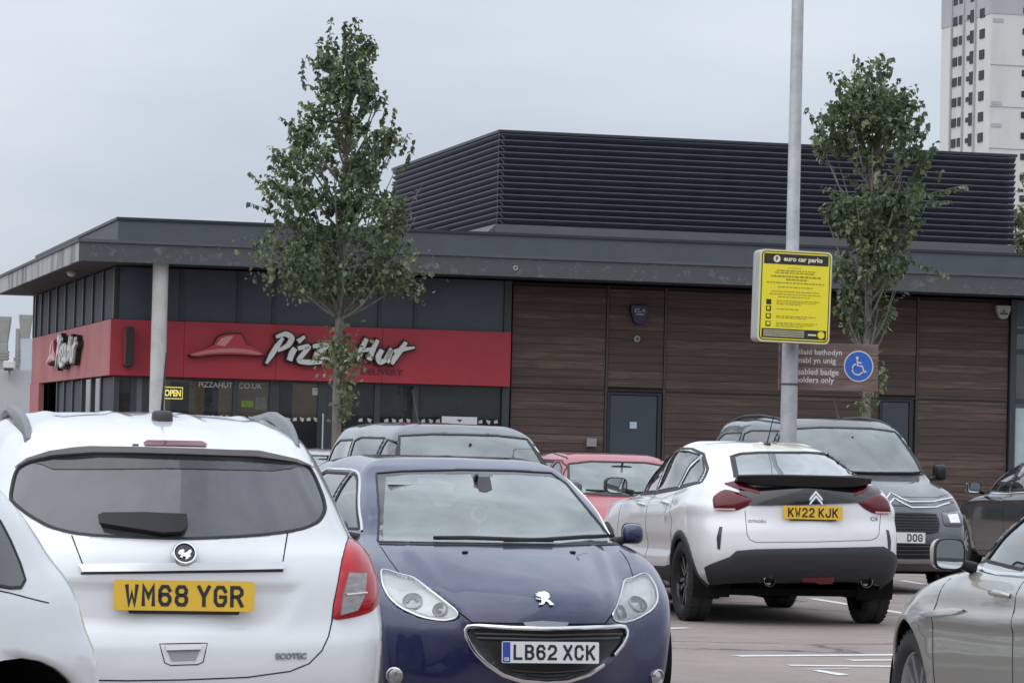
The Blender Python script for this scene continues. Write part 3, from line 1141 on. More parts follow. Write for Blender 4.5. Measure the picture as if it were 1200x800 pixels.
SEAL = mat('window_rubber', (.012, .012, .013), .6)
BLKP = mat('black_plastic', (.011, .011, .012), .45, spec=.35)
GLOSSB = mat('gloss_black', (.008, .008, .009), .12, coat=.6)
CLAD = mat('grey_cladding', (.028, .029, .031), .62, bump=.15, bscale=300)
CHROME = mat('chrome', (.78, .79, .8), .09, metal=1.0)
WHITE = mat('white_paint', (.665, .675, .69), .32, coat=1.0, dirt=.35)
WHITE2 = mat('pearl_white_paint', (.72, .72, .73), .32, coat=1.0, dirt=.35)
NAVY = mat('navy_paint', (.006, .010, .060), .3, metal=.2, coat=1.0, dirt=.3)
REDP = mat('faded_red_paint', (.36, .045, .055), .4, coat=.8, dirt=.3)
GREY = mat('dark_grey_paint', (.075, .078, .088), .35, metal=.4, coat=1.0, dirt=.3)
GREY2 = mat('slate_grey_paint', (.070, .073, .082), .35, metal=.4, coat=1.0, dirt=.3)
BLACKP = mat('black_paint', (.010, .010, .012), .25, coat=1.0, dirt=.2)
SILVER = mat('champagne_silver_paint', (.40, .39, .355), .34, metal=.45, coat=1.0, dirt=.3)
LGREY = mat('light_silver_paint', (.34, .35, .36), .34, metal=.45, coat=1.0, dirt=.3)
DARKGL = glass_mat('privacy_glass', (.06, .06, .07), film=.85, filmcol=(.085, .085, .097))
CLEARGL = glass_mat('windscreen_glass', (.72, .80, .79), film=.24, filmcol=(.55, .63, .62))  # pale film stands in for the bright sky reflected in windscreens
SIDEGL = glass_mat('side_glass', (.45, .52, .52), film=.05)
REDL = mat('red_lens', (.40, .004, .012), .18, coat=.35, spec=.3)
DRED = mat('dark_red_lens', (.10, .003, .008), .15, coat=.4, spec=.3)
CLRL = mat('clear_lens_reflector', (.24, .21, .21), .25, metal=.4, coat=1.0, var=.3, vscale=18, stretch=(1, 1, 5))
YPLATE = mat('yellow_plate', (.72, .43, .015), .35, coat=.5)
WPLATE = mat('white_plate', (.68, .70, .71), .35, coat=.5)

# ------------------------------------------------------------------ white crossover seen from behind
def white_crossover():
    h = R(102)
    c = Car('parked_car', 'white crossover seen from behind, yellow plate, grey roof rails', car_loc(213, 12.25, h, -2.12), h, RINGS_SUV, WHITE, 'cars parked in the car park', step=.022, sub=(10, 10, 10, 10, 16, 12, 10, 12, 6, 6, 6, 6))
    # tailgate recess round the plate, and handle bowl
    c.sculpt('rear', [(-.50, .93), (.50, .93), (.44, .80), (.36, .74), (-.36, .74), (-.44, .80)], .014, .035, mirror=False)
    for yy in (-.40, -.14, .14, .40):
        c.crease('top', [(-1.40, yy), (-.2, yy)], .007, .05, mirror=False)
    c.crease('left', [(-1.7, .93), (-.4, .90), (.9, .86)], .008, .05)
    glass = [(18, 549), (34, 540), (70, 533), (120, 530), (200, 531), (290, 534), (340, 539), (363, 545), (371, 560), (380, 583), (382, 597), (375, 610), (357, 619), (322, 625), (272, 629), (215, 631), (150, 629), (95, 626), (60, 618), (35, 604), (18, 591), (11, 583)]
    glass = c.chaikin(glass, 2)
    c.pane('rear_window', 'cam', glass, DARKGL, SEAL, sealw=.014)
    # black band printed along the top of the glass
    c.patch('glass_black_band', 'cam', [(34, 541), (70, 534), (120, 531), (200, 532), (290, 535), (340, 540), (357, 545), (342, 548), (320, 551), (290, 550), (200, 548), (120, 549), (62, 549), (48, 543)], GLOSSB, off=-.001, thick=.003)
    # wrapped quarter glass at the corners
    c.pane('side_window', 'left', [(-1.30, 1.09), (-.38, 1.06), (-.40, 1.40), (-.7, 1.43), (-1.22, 1.40)], DARKGL, SEAL, mirror=True)
    c.pane('side_window', 'left', [(-.30, 1.06), (.66, 1.05), (.52, 1.16), (.16, 1.38), (-.32, 1.41)], SIDEGL, SEAL, mirror=True)
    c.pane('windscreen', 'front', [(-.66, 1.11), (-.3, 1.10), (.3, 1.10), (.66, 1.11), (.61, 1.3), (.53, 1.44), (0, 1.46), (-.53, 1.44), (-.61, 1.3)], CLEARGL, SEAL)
    # tail lamps
    lamp = [(408, 629), (421, 633), (436, 645), (444, 661), (446, 690), (444, 706), (435, 717), (415, 723), (389, 727), (391, 708), (396, 684), (401, 655)]
    lamp_s = c.chaikin(lamp, 2)
    l = c.patch('tail_lamp', 'cam', lamp_s, REDL, off=.004, dome=.018, domew=.05, res=.02, mirror=True)
    c.patch('clear_lens', 'cam', [(405, 673), (424, 674), (422, 700), (415, 716), (396, 722), (398, 702)], CLRL, off=.026, thick=.02, res=.015, mirror=True)
    c.strip('lens_bar', 'cam', [(401, 698), (423, 696)], .007, .006, mat('lens_white', (.7, .66, .66), .2), off=.026, mirror=True, res=.015)
    c.strip('lamp_edge', 'cam', lamp[8:] + [lamp[0]], .008, .001, SEAL, off=.0, mirror=True)
    # trim bar, badge, plate, handle, wiper
    c.patch('chrome_bar', 'cam', [(93, 662), (150, 660.5), (215, 660), (331, 660), (331, 668), (215, 669), (98, 671)], mat('satin_silver', (.62, .63, .64), .22, metal=.75), off=.018, thick=.018, res=.03)
    c.strip('bar_edge', 'cam', [(95, 671.5), (215, 670), (331, 668.5)], .008, .003, mat('dark_seam', (.03, .03, .032), .6), off=.002)
    d, M = c.disc('badge', 'cam', 215, 651, .047, CHROME, depth=.03, rings=[(.047, -.01), (.047, .024), (.043, .031), (.038, .031), (.037, .026)])
    e = MB()
    c.disc('badge_field', 'cam', 215, 651, .038, GLOSSB, depth=.026, parent=d)
    emblem('badge_griffin', [[(-.026, -.002), (-.018, .010), (-.004, .013), (.000, .006), (-.008, .003), (.002, -.002), (.012, .006), (.022, .014), (.026, .004), (.018, -.007), (.022, -.014), (.012, -.022), (.002, -.030), (.003, -.018), (-.006, -.014), (-.012, -.022), (-.020, -.018), (-.012, -.009), (-.022, -.008)]], CHROME, d, M, depth=.033)
    c.plate('cam', 215.5, 698, 'WM68 YGR', YPLATE, rear=True, tilt=R(6), off=.012, parts='surround', roll=0)
    c.patch('handle_bowl', 'cam', [(195, 761), (235, 760), (229, 773), (201, 774)], mat('recess_grey', (.30, .31, .32), .6), off=.003, thick=.004, res=.03)
    c.patch('tailgate_handle', 'cam', [(193, 756), (237, 755), (235, 761), (195, 762)], WHITE, off=.012, thick=.01, res=.02)
    c.seam('cam', [(187, 754), (243, 753), (238, 775), (232, 778), (200, 779), (193, 776), (187, 754)], width=.004)
    text_obj('badge_lettering', 'ECOTEC', .125, .022, mat('badge_dark_chrome', (.25, .25, .26), .2, metal=1), c.root, c.place('cam', 341, 768)[0] @ Matrix.Translation(Vector((0, 0, .002))), bold=.03, depth=.004)
    c.seam('cam', [(84, 627), (97, 661)])
    c.seam('cam', [(337, 624), (331, 660)])
    c.seam('cam', [(389, 727), (385, 745), (377, 762), (362, 777), (340, 786), (290, 793), (215, 796), (150, 797), (80, 796)])
    # rear wiper with its arm housing
    w_ = c.patch('rear_wiper', 'cam', [(118, 608), (124, 605), (170, 604), (217, 606), (219, 620), (212, 627), (190, 628), (150, 622), (119, 617)], BLKP, off=.034, thick=.03, res=.03)
    # spoiler lip: swells from the roof to an edge over the glass
    lip = [(18, 548), (34, 539.5), (60, 533.5), (110, 530), (160, 530.5), (215, 532), (300, 535), (345, 541), (368, 548)]
    top_ = [(368, 536), (352, 520), (322, 509), (270, 505), (215, 504), (110, 505), (66, 510), (34, 522), (16, 537)]
    def lift(a, b):
        yb = np.interp(a, [p[0] for p in lip], [p[1] for p in lip])
        yt = np.interp(a, [p[0] for p in top_[::-1]], [p[1] for p in top_[::-1]])
        t = max(0, min(1, (b - yt) / max(4, yb - yt)))
        e = min(1, (a - 16) / 70, (368 - a) / 70)
        return .002 + .034 * t * t * max(0, e) ** .6
    sp = c.patch('roof_spoiler', 'cam', lip + top_, WHITE, thick=.004, res=.016, offf=lift, sharp=40)
    c.patch('brake_light', 'cam', [(169, 524), (173, 519.5), (235, 520.5), (240, 525), (238, 530), (171, 529)], DRED, off=.075, thick=.0, res=.03, offf=lambda a, b: lift(a, b) + .006)
    c.patch('washer_jet', 'cam', [(157, 526), (164, 526), (164, 529), (157, 529)], BLKP, off=.07, res=.03, offf=lambda a, b: lift(a, b) + .004)
    # roof rails
    for s in (1, -1):
        pts = []
        n_ = 26
        for i in range(n_):
            x = -1.50 + 1.70 * i / (n_ - 1)
            hh = c.bvh.ray_cast(Vector((x, s * (.535 - .02 * abs(x + .6)), 3)), Vector((0, 0, -1)))[0]
            e = min(1, min(i, n_ - 1 - i) / 5)
            lift_ = .040 * math.sin(e * math.pi / 2)
            pts.append((hh + Vector((0, 0, lift_ - .010)), .016 + .010 * e, hh.z - .01))
        b = MB()
        V, F = [], []
        for k, (p, w_, zb_) in enumerate(pts):
            leg = (k < 8 or k > n_ - 9)
            low = zb_ if leg else p.z - .02
            for (dy, z) in ((-w_ * .8, low), (-w_, p.z - .004), (-w_ * .55, p.z + .016), (w_ * .55, p.z + .016), (w_, p.z - .004), (w_ * .8, low)):
                V.append(Vector((p.x, p.y + dy, z)))
        m_ = len(pts)
        for i in range(m_ - 1):
            for j in range(6):
                F.append((i * 6 + j, i * 6 + (j + 1) % 6, (i + 1) * 6 + (j + 1) % 6, (i + 1) * 6 + j))
        F += [tuple(range(6)), tuple((m_ - 1) * 6 + j for j in range(6))]
        b.add(V, F)
        b.build('roof_rail', mat('rail_grey', (.17, .175, .185), .45, metal=.3), c.root, smooth=45)
    # aerial
    p = c.bvh.ray_cast(Vector((-1.42, .0, 3)), Vector((0, 0, -1)))[0]
    b = MB()
    b.sell(p + Vector((0, 0, .0)), (.07, .040, .036), .45, .7)
    b.tube([p + Vector((.02, 0, .03)), p + Vector((-.09, 0, .26))], [.006, .003], 8)
    b.build('aerial', mat('aerial_black', (.03, .03, .032), .6), c.root, smooth=50)
    # rear bumper cladding, lower edge
    c.patch('lower_bumper', 'rear', [(-.86, .36), (-.6, .34), (.6, .34), (.86, .36), (.86, .46), (.6, .50), (-.6, .50), (-.86, .46)], CLAD, off=.006, res=.05)
    c.arches(1.28, -1.28, .385, .35, lip=CLAD, lipw=.06)
    c.wheels(1.28, -1.28, .775, r=.345)
    c.wing_mirror(.62, 1.12, .86, shell=WHITE, size=(.09, .07, .07))
    c.handle(.05, .96, WHITE)
    c.handle(-.95, .98, WHITE)
    c.seam('left', [(-.34, 1.05), (-.36, .6), (-.30, .30), (.78, .28), (.85, .7), (.80, 1.0)], mirror=True)
    c.floor(-1.6, 1.6, .68)
    c.cabin(1.0, 1.08, seatx=.05, rearx=-.85, w_=.68, belt=1.12, shelf=(-1.85, -1.05, 1.06), fh=1.05)
    c.done()

# ------------------------------------------------------------------ navy hatchback facing the camera
def navy_hatch():
    h = R(284)
    c = Car('parked_car', 'dark blue hatchback facing the camera with chrome grille and lion badge', car_loc(643, 17.3, h, 1.97), h, RINGS_HATCH, NAVY, 'cars parked in the car park', step=.022, sub=(6, 6, 6, 6, 12, 12, 12, 14, 12, 12, 12, 10))
    # sculpted bonnet centre and lamp hollows
    c.crease('cam', [(478, 640), (520, 690), (552, 728)], .010, .06, mirror=True)
    ws = [(443, 634), (444, 600), (441, 554), (470, 551.5), (540, 550), (600, 551), (646, 553.5), (664, 566), (690, 597), (718, 631), (722, 636), (640, 637), (560, 636)]
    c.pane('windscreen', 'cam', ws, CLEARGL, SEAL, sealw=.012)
    # black print round the glass
    c.patch('glass_black_band', 'cam', [(441, 554), (470, 551.5), (540, 550), (600, 551), (646, 553.5), (660, 562), (644, 557.5), (600, 555), (578, 555), (577, 558), (553, 558), (552, 554), (480, 555), (452, 558), (449, 600), (449, 634), (443, 634), (444, 600)], GLOSSB, off=-.0025, thick=.003, res=.02)
    c.patch('sensor_pod', 'cam', [(553, 556), (574, 556), (577, 573), (570, 576), (562, 575), (556, 566)], BLKP, off=-.003, thick=.02, res=.02)
    c.strip('cowl_panel', 'cam', [(444, 637), (500, 637.5), (560, 638), (640, 638.5), (690, 638), (724, 637.5)], .03, .004, BLKP)
    # windscreen wipers
    c.strip('wiper', 'cam', [(508, 634), (545, 633.5), (590, 635), (648, 637)], .022, .018, BLKP, off=.012, taper=True)
    c.strip('wiper', 'cam', [(590, 637), (640, 635.5), (685, 632), (717, 631)], .022, .018, BLKP, off=.012, taper=True)
    # side windows
    dlo_f = [(.60, .98), (.02, .965), (-.06, 1.0), (-.08, 1.28), (.0, 1.272), (.11, 1.24), (.25, 1.18), (.44, 1.08)]
    dlo_r = [(-.14, .98), (-.75, 1.0), (-1.08, 1.08), (-1.02, 1.18), (-.86, 1.24), (-.6, 1.28), (-.14, 1.28)]
    c.pane('side_window', 'left', dlo_f, SIDEGL, SEAL, mirror=True)
    c.pane('side_window', 'left', dlo_r, SIDEGL, SEAL, mirror=True)
    c.strip('window_trim', 'left', [(.66, .97), (.57, 1.03), (.47, 1.087), (.37, 1.14), (.27, 1.19), (.19, 1.226), (.11, 1.258), (.05, 1.276), (-.02, 1.29), (-.14, 1.298), (-.6, 1.298), (-.88, 1.256), (-1.06, 1.19), (-1.13, 1.06)], .016, .006, CHROME, mirror=True)
    c.pane('rear_window', 'rear', [(-.58, 1.06), (.58, 1.06), (.52, 1.25), (.45, 1.295), (-.45, 1.295), (-.52, 1.25)], SIDEGL, SEAL)
    # head lamps
    hl = [(446, 667), (455, 668), (470, 673), (484, 676), (500, 688), (520, 703), (538, 717), (535, 724), (520, 727), (495, 723), (470, 712), (456, 700), (448, 684)]
    hl = c.chaikin(hl, 2)
    c.patch('headlamp', 'cam', hl, mat('lamp_bright', (.86, .87, .88), .3, metal=.25, var=.12, vscale=7), off=-.022, thick=.0, res=.02, mirror=True)
    c.pane('headlamp_lens', 'cam', hl, glass_mat('lamp_lens', (.93, .95, .95), film=.06, filmcol=(.8, .82, .82)), mirror=True, off=.003, res=.025)
    c.strip('running_light', 'cam', [(450, 683), (462, 700), (480, 713), (500, 721), (522, 724)], .014, .004, mat('lamp_white_strip', (.8, .8, .8), .3), off=-.016, mirror=True)
    for (a, b, rr) in ((483, 702, .045), (514, 713, .034)):
        for mir in (1, -1):
            M, n = c.place('cam', a, b)
            if mir < 0:
                M = Matrix.Scale(-1, 4, Vector((0, 1, 0))) @ M
            bb = MB()
            prof = [(rr * 1.22, -.022), (rr * 1.18, -.006), (rr * 1.04, -.004), (rr * .95, -.016), (rr * .62, -.014), (rr * .4, -.007), (.001, -.004)]
            vs = [M @ Vector((q[0] * math.cos(2 * math.pi * k / 24), q[0] * math.sin(2 * math.pi * k / 24), q[1])) for q in prof for k in range(24)]
            bb.add(vs, [(i * 24 + k, i * 24 + (k + 1) % 24, (i + 1) * 24 + (k + 1) % 24, (i + 1) * 24 + k) for i in range(len(prof) - 1) for k in range(24)])
            bb.build('lamp_projector', mat('lamp_bowl', (.22, .22, .24), .1, metal=.9, coat=1.0), c.root, smooth=50)
    c.strip('headlamp_trim', 'cam', hl + [hl[0]], .010, .004, mat('lamp_edge_chrome', (.6, .61, .63), .15, metal=.9), mirror=True, off=.002, res=.015)
    # grille
    gr = [(550, 735), (640, 738), (729, 735), (731, 745), (714, 768), (688, 787), (660, 795), (620, 795), (590, 788), (570, 772), (553, 750)]
    c.strip('grille_chrome', 'cam', [(718, 767), (728, 755), (733, 745), (733.5, 739), (731, 734.5), (725, 733.5), (682, 735.5), (640, 736.5), (598, 735.5), (558, 733), (550, 733.5), (547, 737), (547.5, 744), (552, 754), (560, 766), (572, 778), (590, 790), (612, 797), (640, 799), (664, 797.5), (690, 789), (706, 778)], .024, .012, CHROME, off=.004, res=.022)
    c.sculpt('cam', [(548, 732), (640, 735), (731, 732), (737, 745), (718, 770), (692, 791), (660, 799), (620, 799), (588, 792), (566, 774), (550, 752)], .022, .035, mirror=False)
    c.patch('grille', 'cam', gr, mat('grille_black', (.008, .008, .009), .5), off=.002, thick=.004, res=.03)
    for y0 in (742, 747, 785, 790):
        dx = {742: 0, 747: 4, 785: 42, 790: 62}[y0]
        c.strip('grille_bar', 'cam', [(556 + dx, y0), (640, y0 + 2), (728 - dx, y0)], .016 if y0 < 760 else .01, .012, mat('grille_grey', (.045, .047, .05), .35), off=.004)
    c.patch('bonnet_lip', 'cam', [(613, 729), (635, 727), (666, 729), (664, 733), (640, 734), (616, 733)], mat('worn_chrome', (.32, .31, .33), .35, metal=.7), off=.006, res=.012)
    # lion badge
    M, n = c.place('cam', 637, 702)
    lion = [(-.045, .030), (-.020, .034), (-.028, .042), (-.006, .044), (.012, .048), (.026, .040), (.036, .026), (.030, .020), (.034, .008), (.024, .000), (.018, -.006), (.030, -.018), (.040, -.036), (.046, -.040), (.042, -.046), (.024, -.046), (.016, -.028), (.004, -.020), (-.004, -.034), (-.016, -.044), (-.036, -.046), (-.034, -.040), (-.022, -.036), (-.016, -.018), (-.020, -.006), (-.036, -.002), (-.048, .006), (-.040, -.006), (-.024, -.012), (-.012, .004), (-.030, .012), (-.046, .018), (-.036, .020), (-.018, .018)]
    emblem('lion_badge', [lion], CHROME, c.root, M @ Matrix.Translation(Vector((0, 0, .004))), depth=.008)
    c.plate('cam', 643, 764, 'LB62 XCK', WPLATE, flag=True, rear=False, tilt=R(-4), off=.035)
    # fog lamps, washer jets
    for (a, b, r_) in ((769, 793, .037),):
        for mir in (1, -1):
            M, n = c.place('cam', a, b)
            if mir < 0:
                M = Matrix.Scale(-1, 4, Vector((0, 1, 0))) @ M
            bb = MB()
            prof = [(r_ * 1.25, -.01), (r_ * 1.25, .014), (r_ * 1.08, .018), (r_, .008), (r_ * .6, .014), (.001, .018)]
            vs = [M @ Vector((q[0] * math.cos(2 * math.pi * k / 24), q[0] * math.sin(2 * math.pi * k / 24), q[1])) for q in prof for k in range(24)]
            bb.add(vs, [(i * 24 + k, i * 24 + (k + 1) % 24, (i + 1) * 24 + (k + 1) % 24, (i + 1) * 24 + k) for i in range(len(prof) - 1) for k in range(24)])
            bb.build('fog_lamp', mat('fog_chrome', (.5, .5, .51), .14, metal=.9), c.root, smooth=50)
    c.strip('fog_trim', 'cam', [(779, 792), (792, 789)], .02, .006, CHROME, mirror=True, taper=True)
    for (a, b) in ((545, 647), (671, 647)):
        M, n = c.place('cam', a, b)
        bb = MB()
        bb.sell(M @ Vector((0, 0, .002)), (.014, .018, .008), .8, .8)
        bb.build('washer_jet', BLKP, c.root, smooth=60)
    # bonnet shut lines
    c.seam('cam', [(446, 640), (456, 655), (468, 671)], mirror=True)
    c.seam('cam', [(538, 717), (553, 729), (640, 731)], mirror=True, width=.009)
    c.arches(1.17, -1.32, .35, .32)
    c.wheels(1.17, -1.32, .71, r=.315, rimr=.21, w=.2)
    c.wing_mirror(.62, .98, .855, shell=NAVY, size=(.085, .06, .058), yaw=R(-12))
    c.handle(.02, .86, NAVY)
    c.handle(-.85, .89, NAVY)
    c.seam('left', [(-.10, .98), (-.12, .5), (-.05, .26), (.72, .24), (.80, .6), (.72, .90)], mirror=True)
    c.floor(-1.45, 1.45, .66)
    c.cabin(1.0, .955, seatx=.0, rearx=-.85, w_=.64, belt=1.02, shelf=(-1.75, -1.05, .98), col_=mat('pale_seat_cloth', (.11, .11, .115), .95, var=.3, vscale=50))
    c.inner_mirror(.33, 1.22)
    c.patch('permit_slip', 'cam', [(640, 628), (690, 628.5), (689, 634), (645, 634)], mat('paper_white', (.75, .8, .78), .8), off=-.012, thick=.014, res=.03)
    b = MB()
    b.box((.27, -.50, 1.225), (.36, -.12, 1.235))
    b.build('sun_visor', mat('visor_pale', (.6, .61, .6), .8), c.root)
    b = MB()   # air freshener hanging from the mirror
    M = Matrix.Translation(Vector((.37, .02, 1.07)))
    b.lathe([(.03, -.006), (.05, -.006), (.05, .006), (.03, .006)], 20, 'x', c=(.37, .02, 1.07), closed=True)
    b.tube([(.37, .02, 1.12), (.37, .02, 1.2)], .003, 6)
    b.tube([(.37, .02, 1.02), (.37, .02, .96)], [.012, .003], 6)
    b.build('air_freshener', mat('freshener_cream', (.6, .6, .5), .7), c.root)
    c.done()

# ------------------------------------------------------------------ white coupe-style hatch seen from behind
def white_coupe():
    h = R(102)
    c = Car('parked_car', 'white fastback hatch with black tail panel and yellow plate, beside the lamp post', car_loc(951, 28.0, h, -2.15), h, RINGS_COUPE, WHITE2, 'cars parked in the car park', step=.025, sub=(10, 10, 10, 10, 14, 12, 10, 12, 6, 6, 6, 6))
    c.crease('left', [(-1.9, .98), (-1.4, 1.0), (-.8, .90)], .018, .10)
    c.crease('left', [(-.9, .62), (.6, .60)], -.022, .14)
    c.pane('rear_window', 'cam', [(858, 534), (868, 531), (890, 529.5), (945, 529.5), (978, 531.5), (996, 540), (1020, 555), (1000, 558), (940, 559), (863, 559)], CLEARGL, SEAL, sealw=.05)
    c.pane('side_window', 'left', [(.62, 1.07), (.0, 1.085), (-.02, 1.44), (.12, 1.42), (.36, 1.30)], SIDEGL, SEAL, mirror=True)
    c.pane('side_window', 'left', [(-.08, 1.09), (-.80, 1.135), (-.82, 1.42), (-.5, 1.45), (-.1, 1.45)], SIDEGL, SEAL, mirror=True)
    c.pane('quarter_window', 'left', [(-.88, 1.145), (-1.38, 1.19), (-1.22, 1.29), (-.9, 1.405)], SIDEGL, SEAL, mirror=True)
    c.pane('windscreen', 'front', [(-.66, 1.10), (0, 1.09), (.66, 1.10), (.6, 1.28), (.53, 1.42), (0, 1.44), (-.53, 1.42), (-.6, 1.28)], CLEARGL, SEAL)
    c.strip('window_trim', 'left', [(.74, 1.045), (.42, 1.305), (.14, 1.445), (-.1, 1.472), (-.5, 1.472), (-.85, 1.43), (-1.25, 1.30), (-1.48, 1.185), (-.8, 1.115), (.0, 1.065), (.74, 1.045)], .03, .005, BLKP, mirror=True)
    # black tail panel, spoiler, lamps
    c.patch('tail_panel', 'cam', [(866, 572), (950, 571), (1025, 570), (1032, 578), (1020, 588), (1005, 589), (955, 590.5), (900, 592), (880, 592), (868, 586)], GLOSSB, off=.016, res=.025)
    lam_lo = [(835, 583), (842, 577), (851, 573), (874, 580), (886, 586), (876, 593), (862, 598.5), (837, 598)]
    lam_up = [(849, 567), (862, 564), (893, 575), (891, 581), (872, 576)]
    lam_lo = c.chaikin(lam_lo, 1)
    c.patch('tail_lamp', 'cam', lam_lo, DRED, off=.008, dome=.02, domew=.05, res=.02, mirror=True)
    c.patch('tail_lamp_blade', 'cam', lam_up, DRED, off=.012, dome=.015, domew=.03, res=.02, mirror=True)
    c.strip('lamp_strip', 'cam', [(838, 596.5), (862, 597)], .016, .004, mat('pink_lens', (.55, .30, .32), .2, coat=1), off=.018, mirror=True)
    b = MB()
    N = 30
    V = []
    for i in range(N + 1):
        t = -1 + 2 * i / N
        y = .59 * t
        e = abs(t) ** 3
        x0 = -2.16 + .17 * e
        z0 = 1.272 - .014 * e
        V += [(-1.84, y, 1.20 - .02 * e), (-1.98 + .1 * e, y, 1.255 - .04 * e), (x0 + .015, y, z0 + .004), (x0, y, z0 - .006), (x0 + .012, y, z0 - .05 * (1 - .5 * e)), (x0 + .03, y, z0 - .095 * (1 - .5 * e)), (x0 + .12, y, z0 - .11 * (1 - .5 * e))]
    F = [(i * 7 + j, i * 7 + j + 1, (i + 1) * 7 + j + 1, (i + 1) * 7 + j) for i in range(N) for j in range(6)]
    F += [tuple(range(7)), tuple(N * 7 + j for j in range(6, -1, -1))]
    b.add(V, F)
    b.build('tail_spoiler', BLKP, c.root, smooth=40)
    # bumper
    c.patch('rear_bumper_cladding', 'cam', [(826, 664), (834, 660), (855, 652), (863, 645), (885, 643), (960, 641.5), (1035, 640), (1046, 647), (1057, 659), (1057, 672), (1048, 684), (1020, 690), (940, 692.5), (870, 693), (840, 690), (830, 680)], CLAD, off=.012, thick=.03, dome=.01, res=.03)
    c.patch('bumper_insert', 'cam', [(884, 669), (960, 667), (1015, 666), (1025, 676), (1010, 688), (900, 691), (888, 682)], mat('gloss_dark_grey', (.03, .031, .034), .3), off=.026, thick=.01, res=.03)
    c.patch('fog_reflector', 'cam', [(939, 674), (977, 673), (975, 680), (941, 681)], mat('reflector_red', (.22, .012, .018), .25, coat=1), off=.032, thick=.02, res=.02)
    for (a, b_) in ((899.5, 683), (1012.5, 680.5)):
        p, n = c.hit('cam', a, b_)
        q = MB()
        q.lathe([(.050, .0), (.054, -.065), (.048, -.072), (.040, -.06), (.038, .0), (.001, .0)], 20, 'x', c=tuple(p + Vector((-.01, 0, 0))))
        q.build('exhaust_tip', mat('exhaust_chrome', (.35, .35, .36), .2, metal=1), c.root, smooth=40)
    c.patch('bumper_slit', 'cam', [(841, 643), (840, 630), (843, 617), (846.5, 617), (845, 630), (844, 643)], GLOSSB, off=.006, res=.015, mirror=True)
    # badge, plate, names, seams
    M, n = c.place('cam', 955.5, 583)
    chev = []
    for dz in (.008, -.028):
        chev.append([(-.062, -.03 + dz), (-.05, -.03 + dz), (0, .028 + dz), (.05, -.03 + dz), (.062, -.03 + dz), (.052, -.006 + dz), (0, .052 + dz), (-.052, -.006 + dz)])
    emblem('chevron_badge', chev, CHROME, c.root, M @ Matrix.Translation(Vector((0, 0, .012))), depth=.006)
    c.plate('cam', 952, 600.5, 'KW22 KJK', YPLATE, rear=True, tilt=R(3), off=.012, parts='surround')
    nm = mat('badge_dark_chrome', (.25, .25, .26), .2, metal=1)
    text_obj('name_lettering', 'CITROËN', .15, .026, nm, c.root, c.place('cam', 887, 610)[0] @ Matrix.Translation(Vector((0, 0, .002))), bold=.01, depth=.004)
    text_obj('name_lettering', 'C4', .075, .036, nm, c.root, c.place('cam', 1024, 607.5)[0] @ Matrix.Translation(Vector((0, 0, .002))), bold=.01, depth=.004)
    c.seam('cam', [(873, 598), (875.5, 626), (879, 632), (886, 635), (955, 634.5), (1020, 632.5), (1027, 630), (1030, 625), (1033, 590)])
    c.seam('left', [(-.04, 1.07), (-.06, .6), (.02, .38), (.86, .36), (.93, .7), (.86, 1.02)], mirror=True)
    c.seam('left', [(-.86, 1.09), (-1.02, .85), (-.90, .55), (-.78, .40), (.02, .38)], mirror=True)
    # black sill and arch cladding, wheels
    c.patch('sill_cladding', 'left', [(-.92, .30), (-.90, .46), (-.7, .44), (.6, .40), (.92, .44), (.94, .28), (.5, .25), (-.5, .25)], CLAD, off=.01, res=.05, mirror=True)
    c.arches(1.33, -1.34, .385, .355, lip=CLAD, lipw=.075)
    c.wheels(1.33, -1.34, .79, r=.35, w=.225, rimr=.24, rimmat=mat('black_alloy', (.02, .02, .022), .3, coat=.5))
    c.wing_mirror(.70, 1.12, .99, shell=BLKP, size=(.09, .105, .075), inset=.9)
    c.handle(.14, .955, WHITE2)
    c.handle(-.72, .99, WHITE2)
    c.floor(-1.7, 1.6, .68, .24)
    c.cabin(1.05, 1.06, seatx=.1, rearx=-.8, w_=.68, belt=1.13, shelf=(-1.85, -1.0, 1.14), col_=mat('pale_seat_cloth', (.11, .11, .115), .95, var=.3, vscale=50))
    p = c.bvh.ray_cast(Vector((-.82, .0, 3)), Vector((0, 0, -1)))[0]
    b = MB()
    b.sell(p, (.06, .03, .015), .8, .8)
    b.tube([p, p + Vector((-.10, -.03, .26))], [.006, .003], 8)
    b.build('aerial', BLKP, c.root, smooth=50)
    c.done()

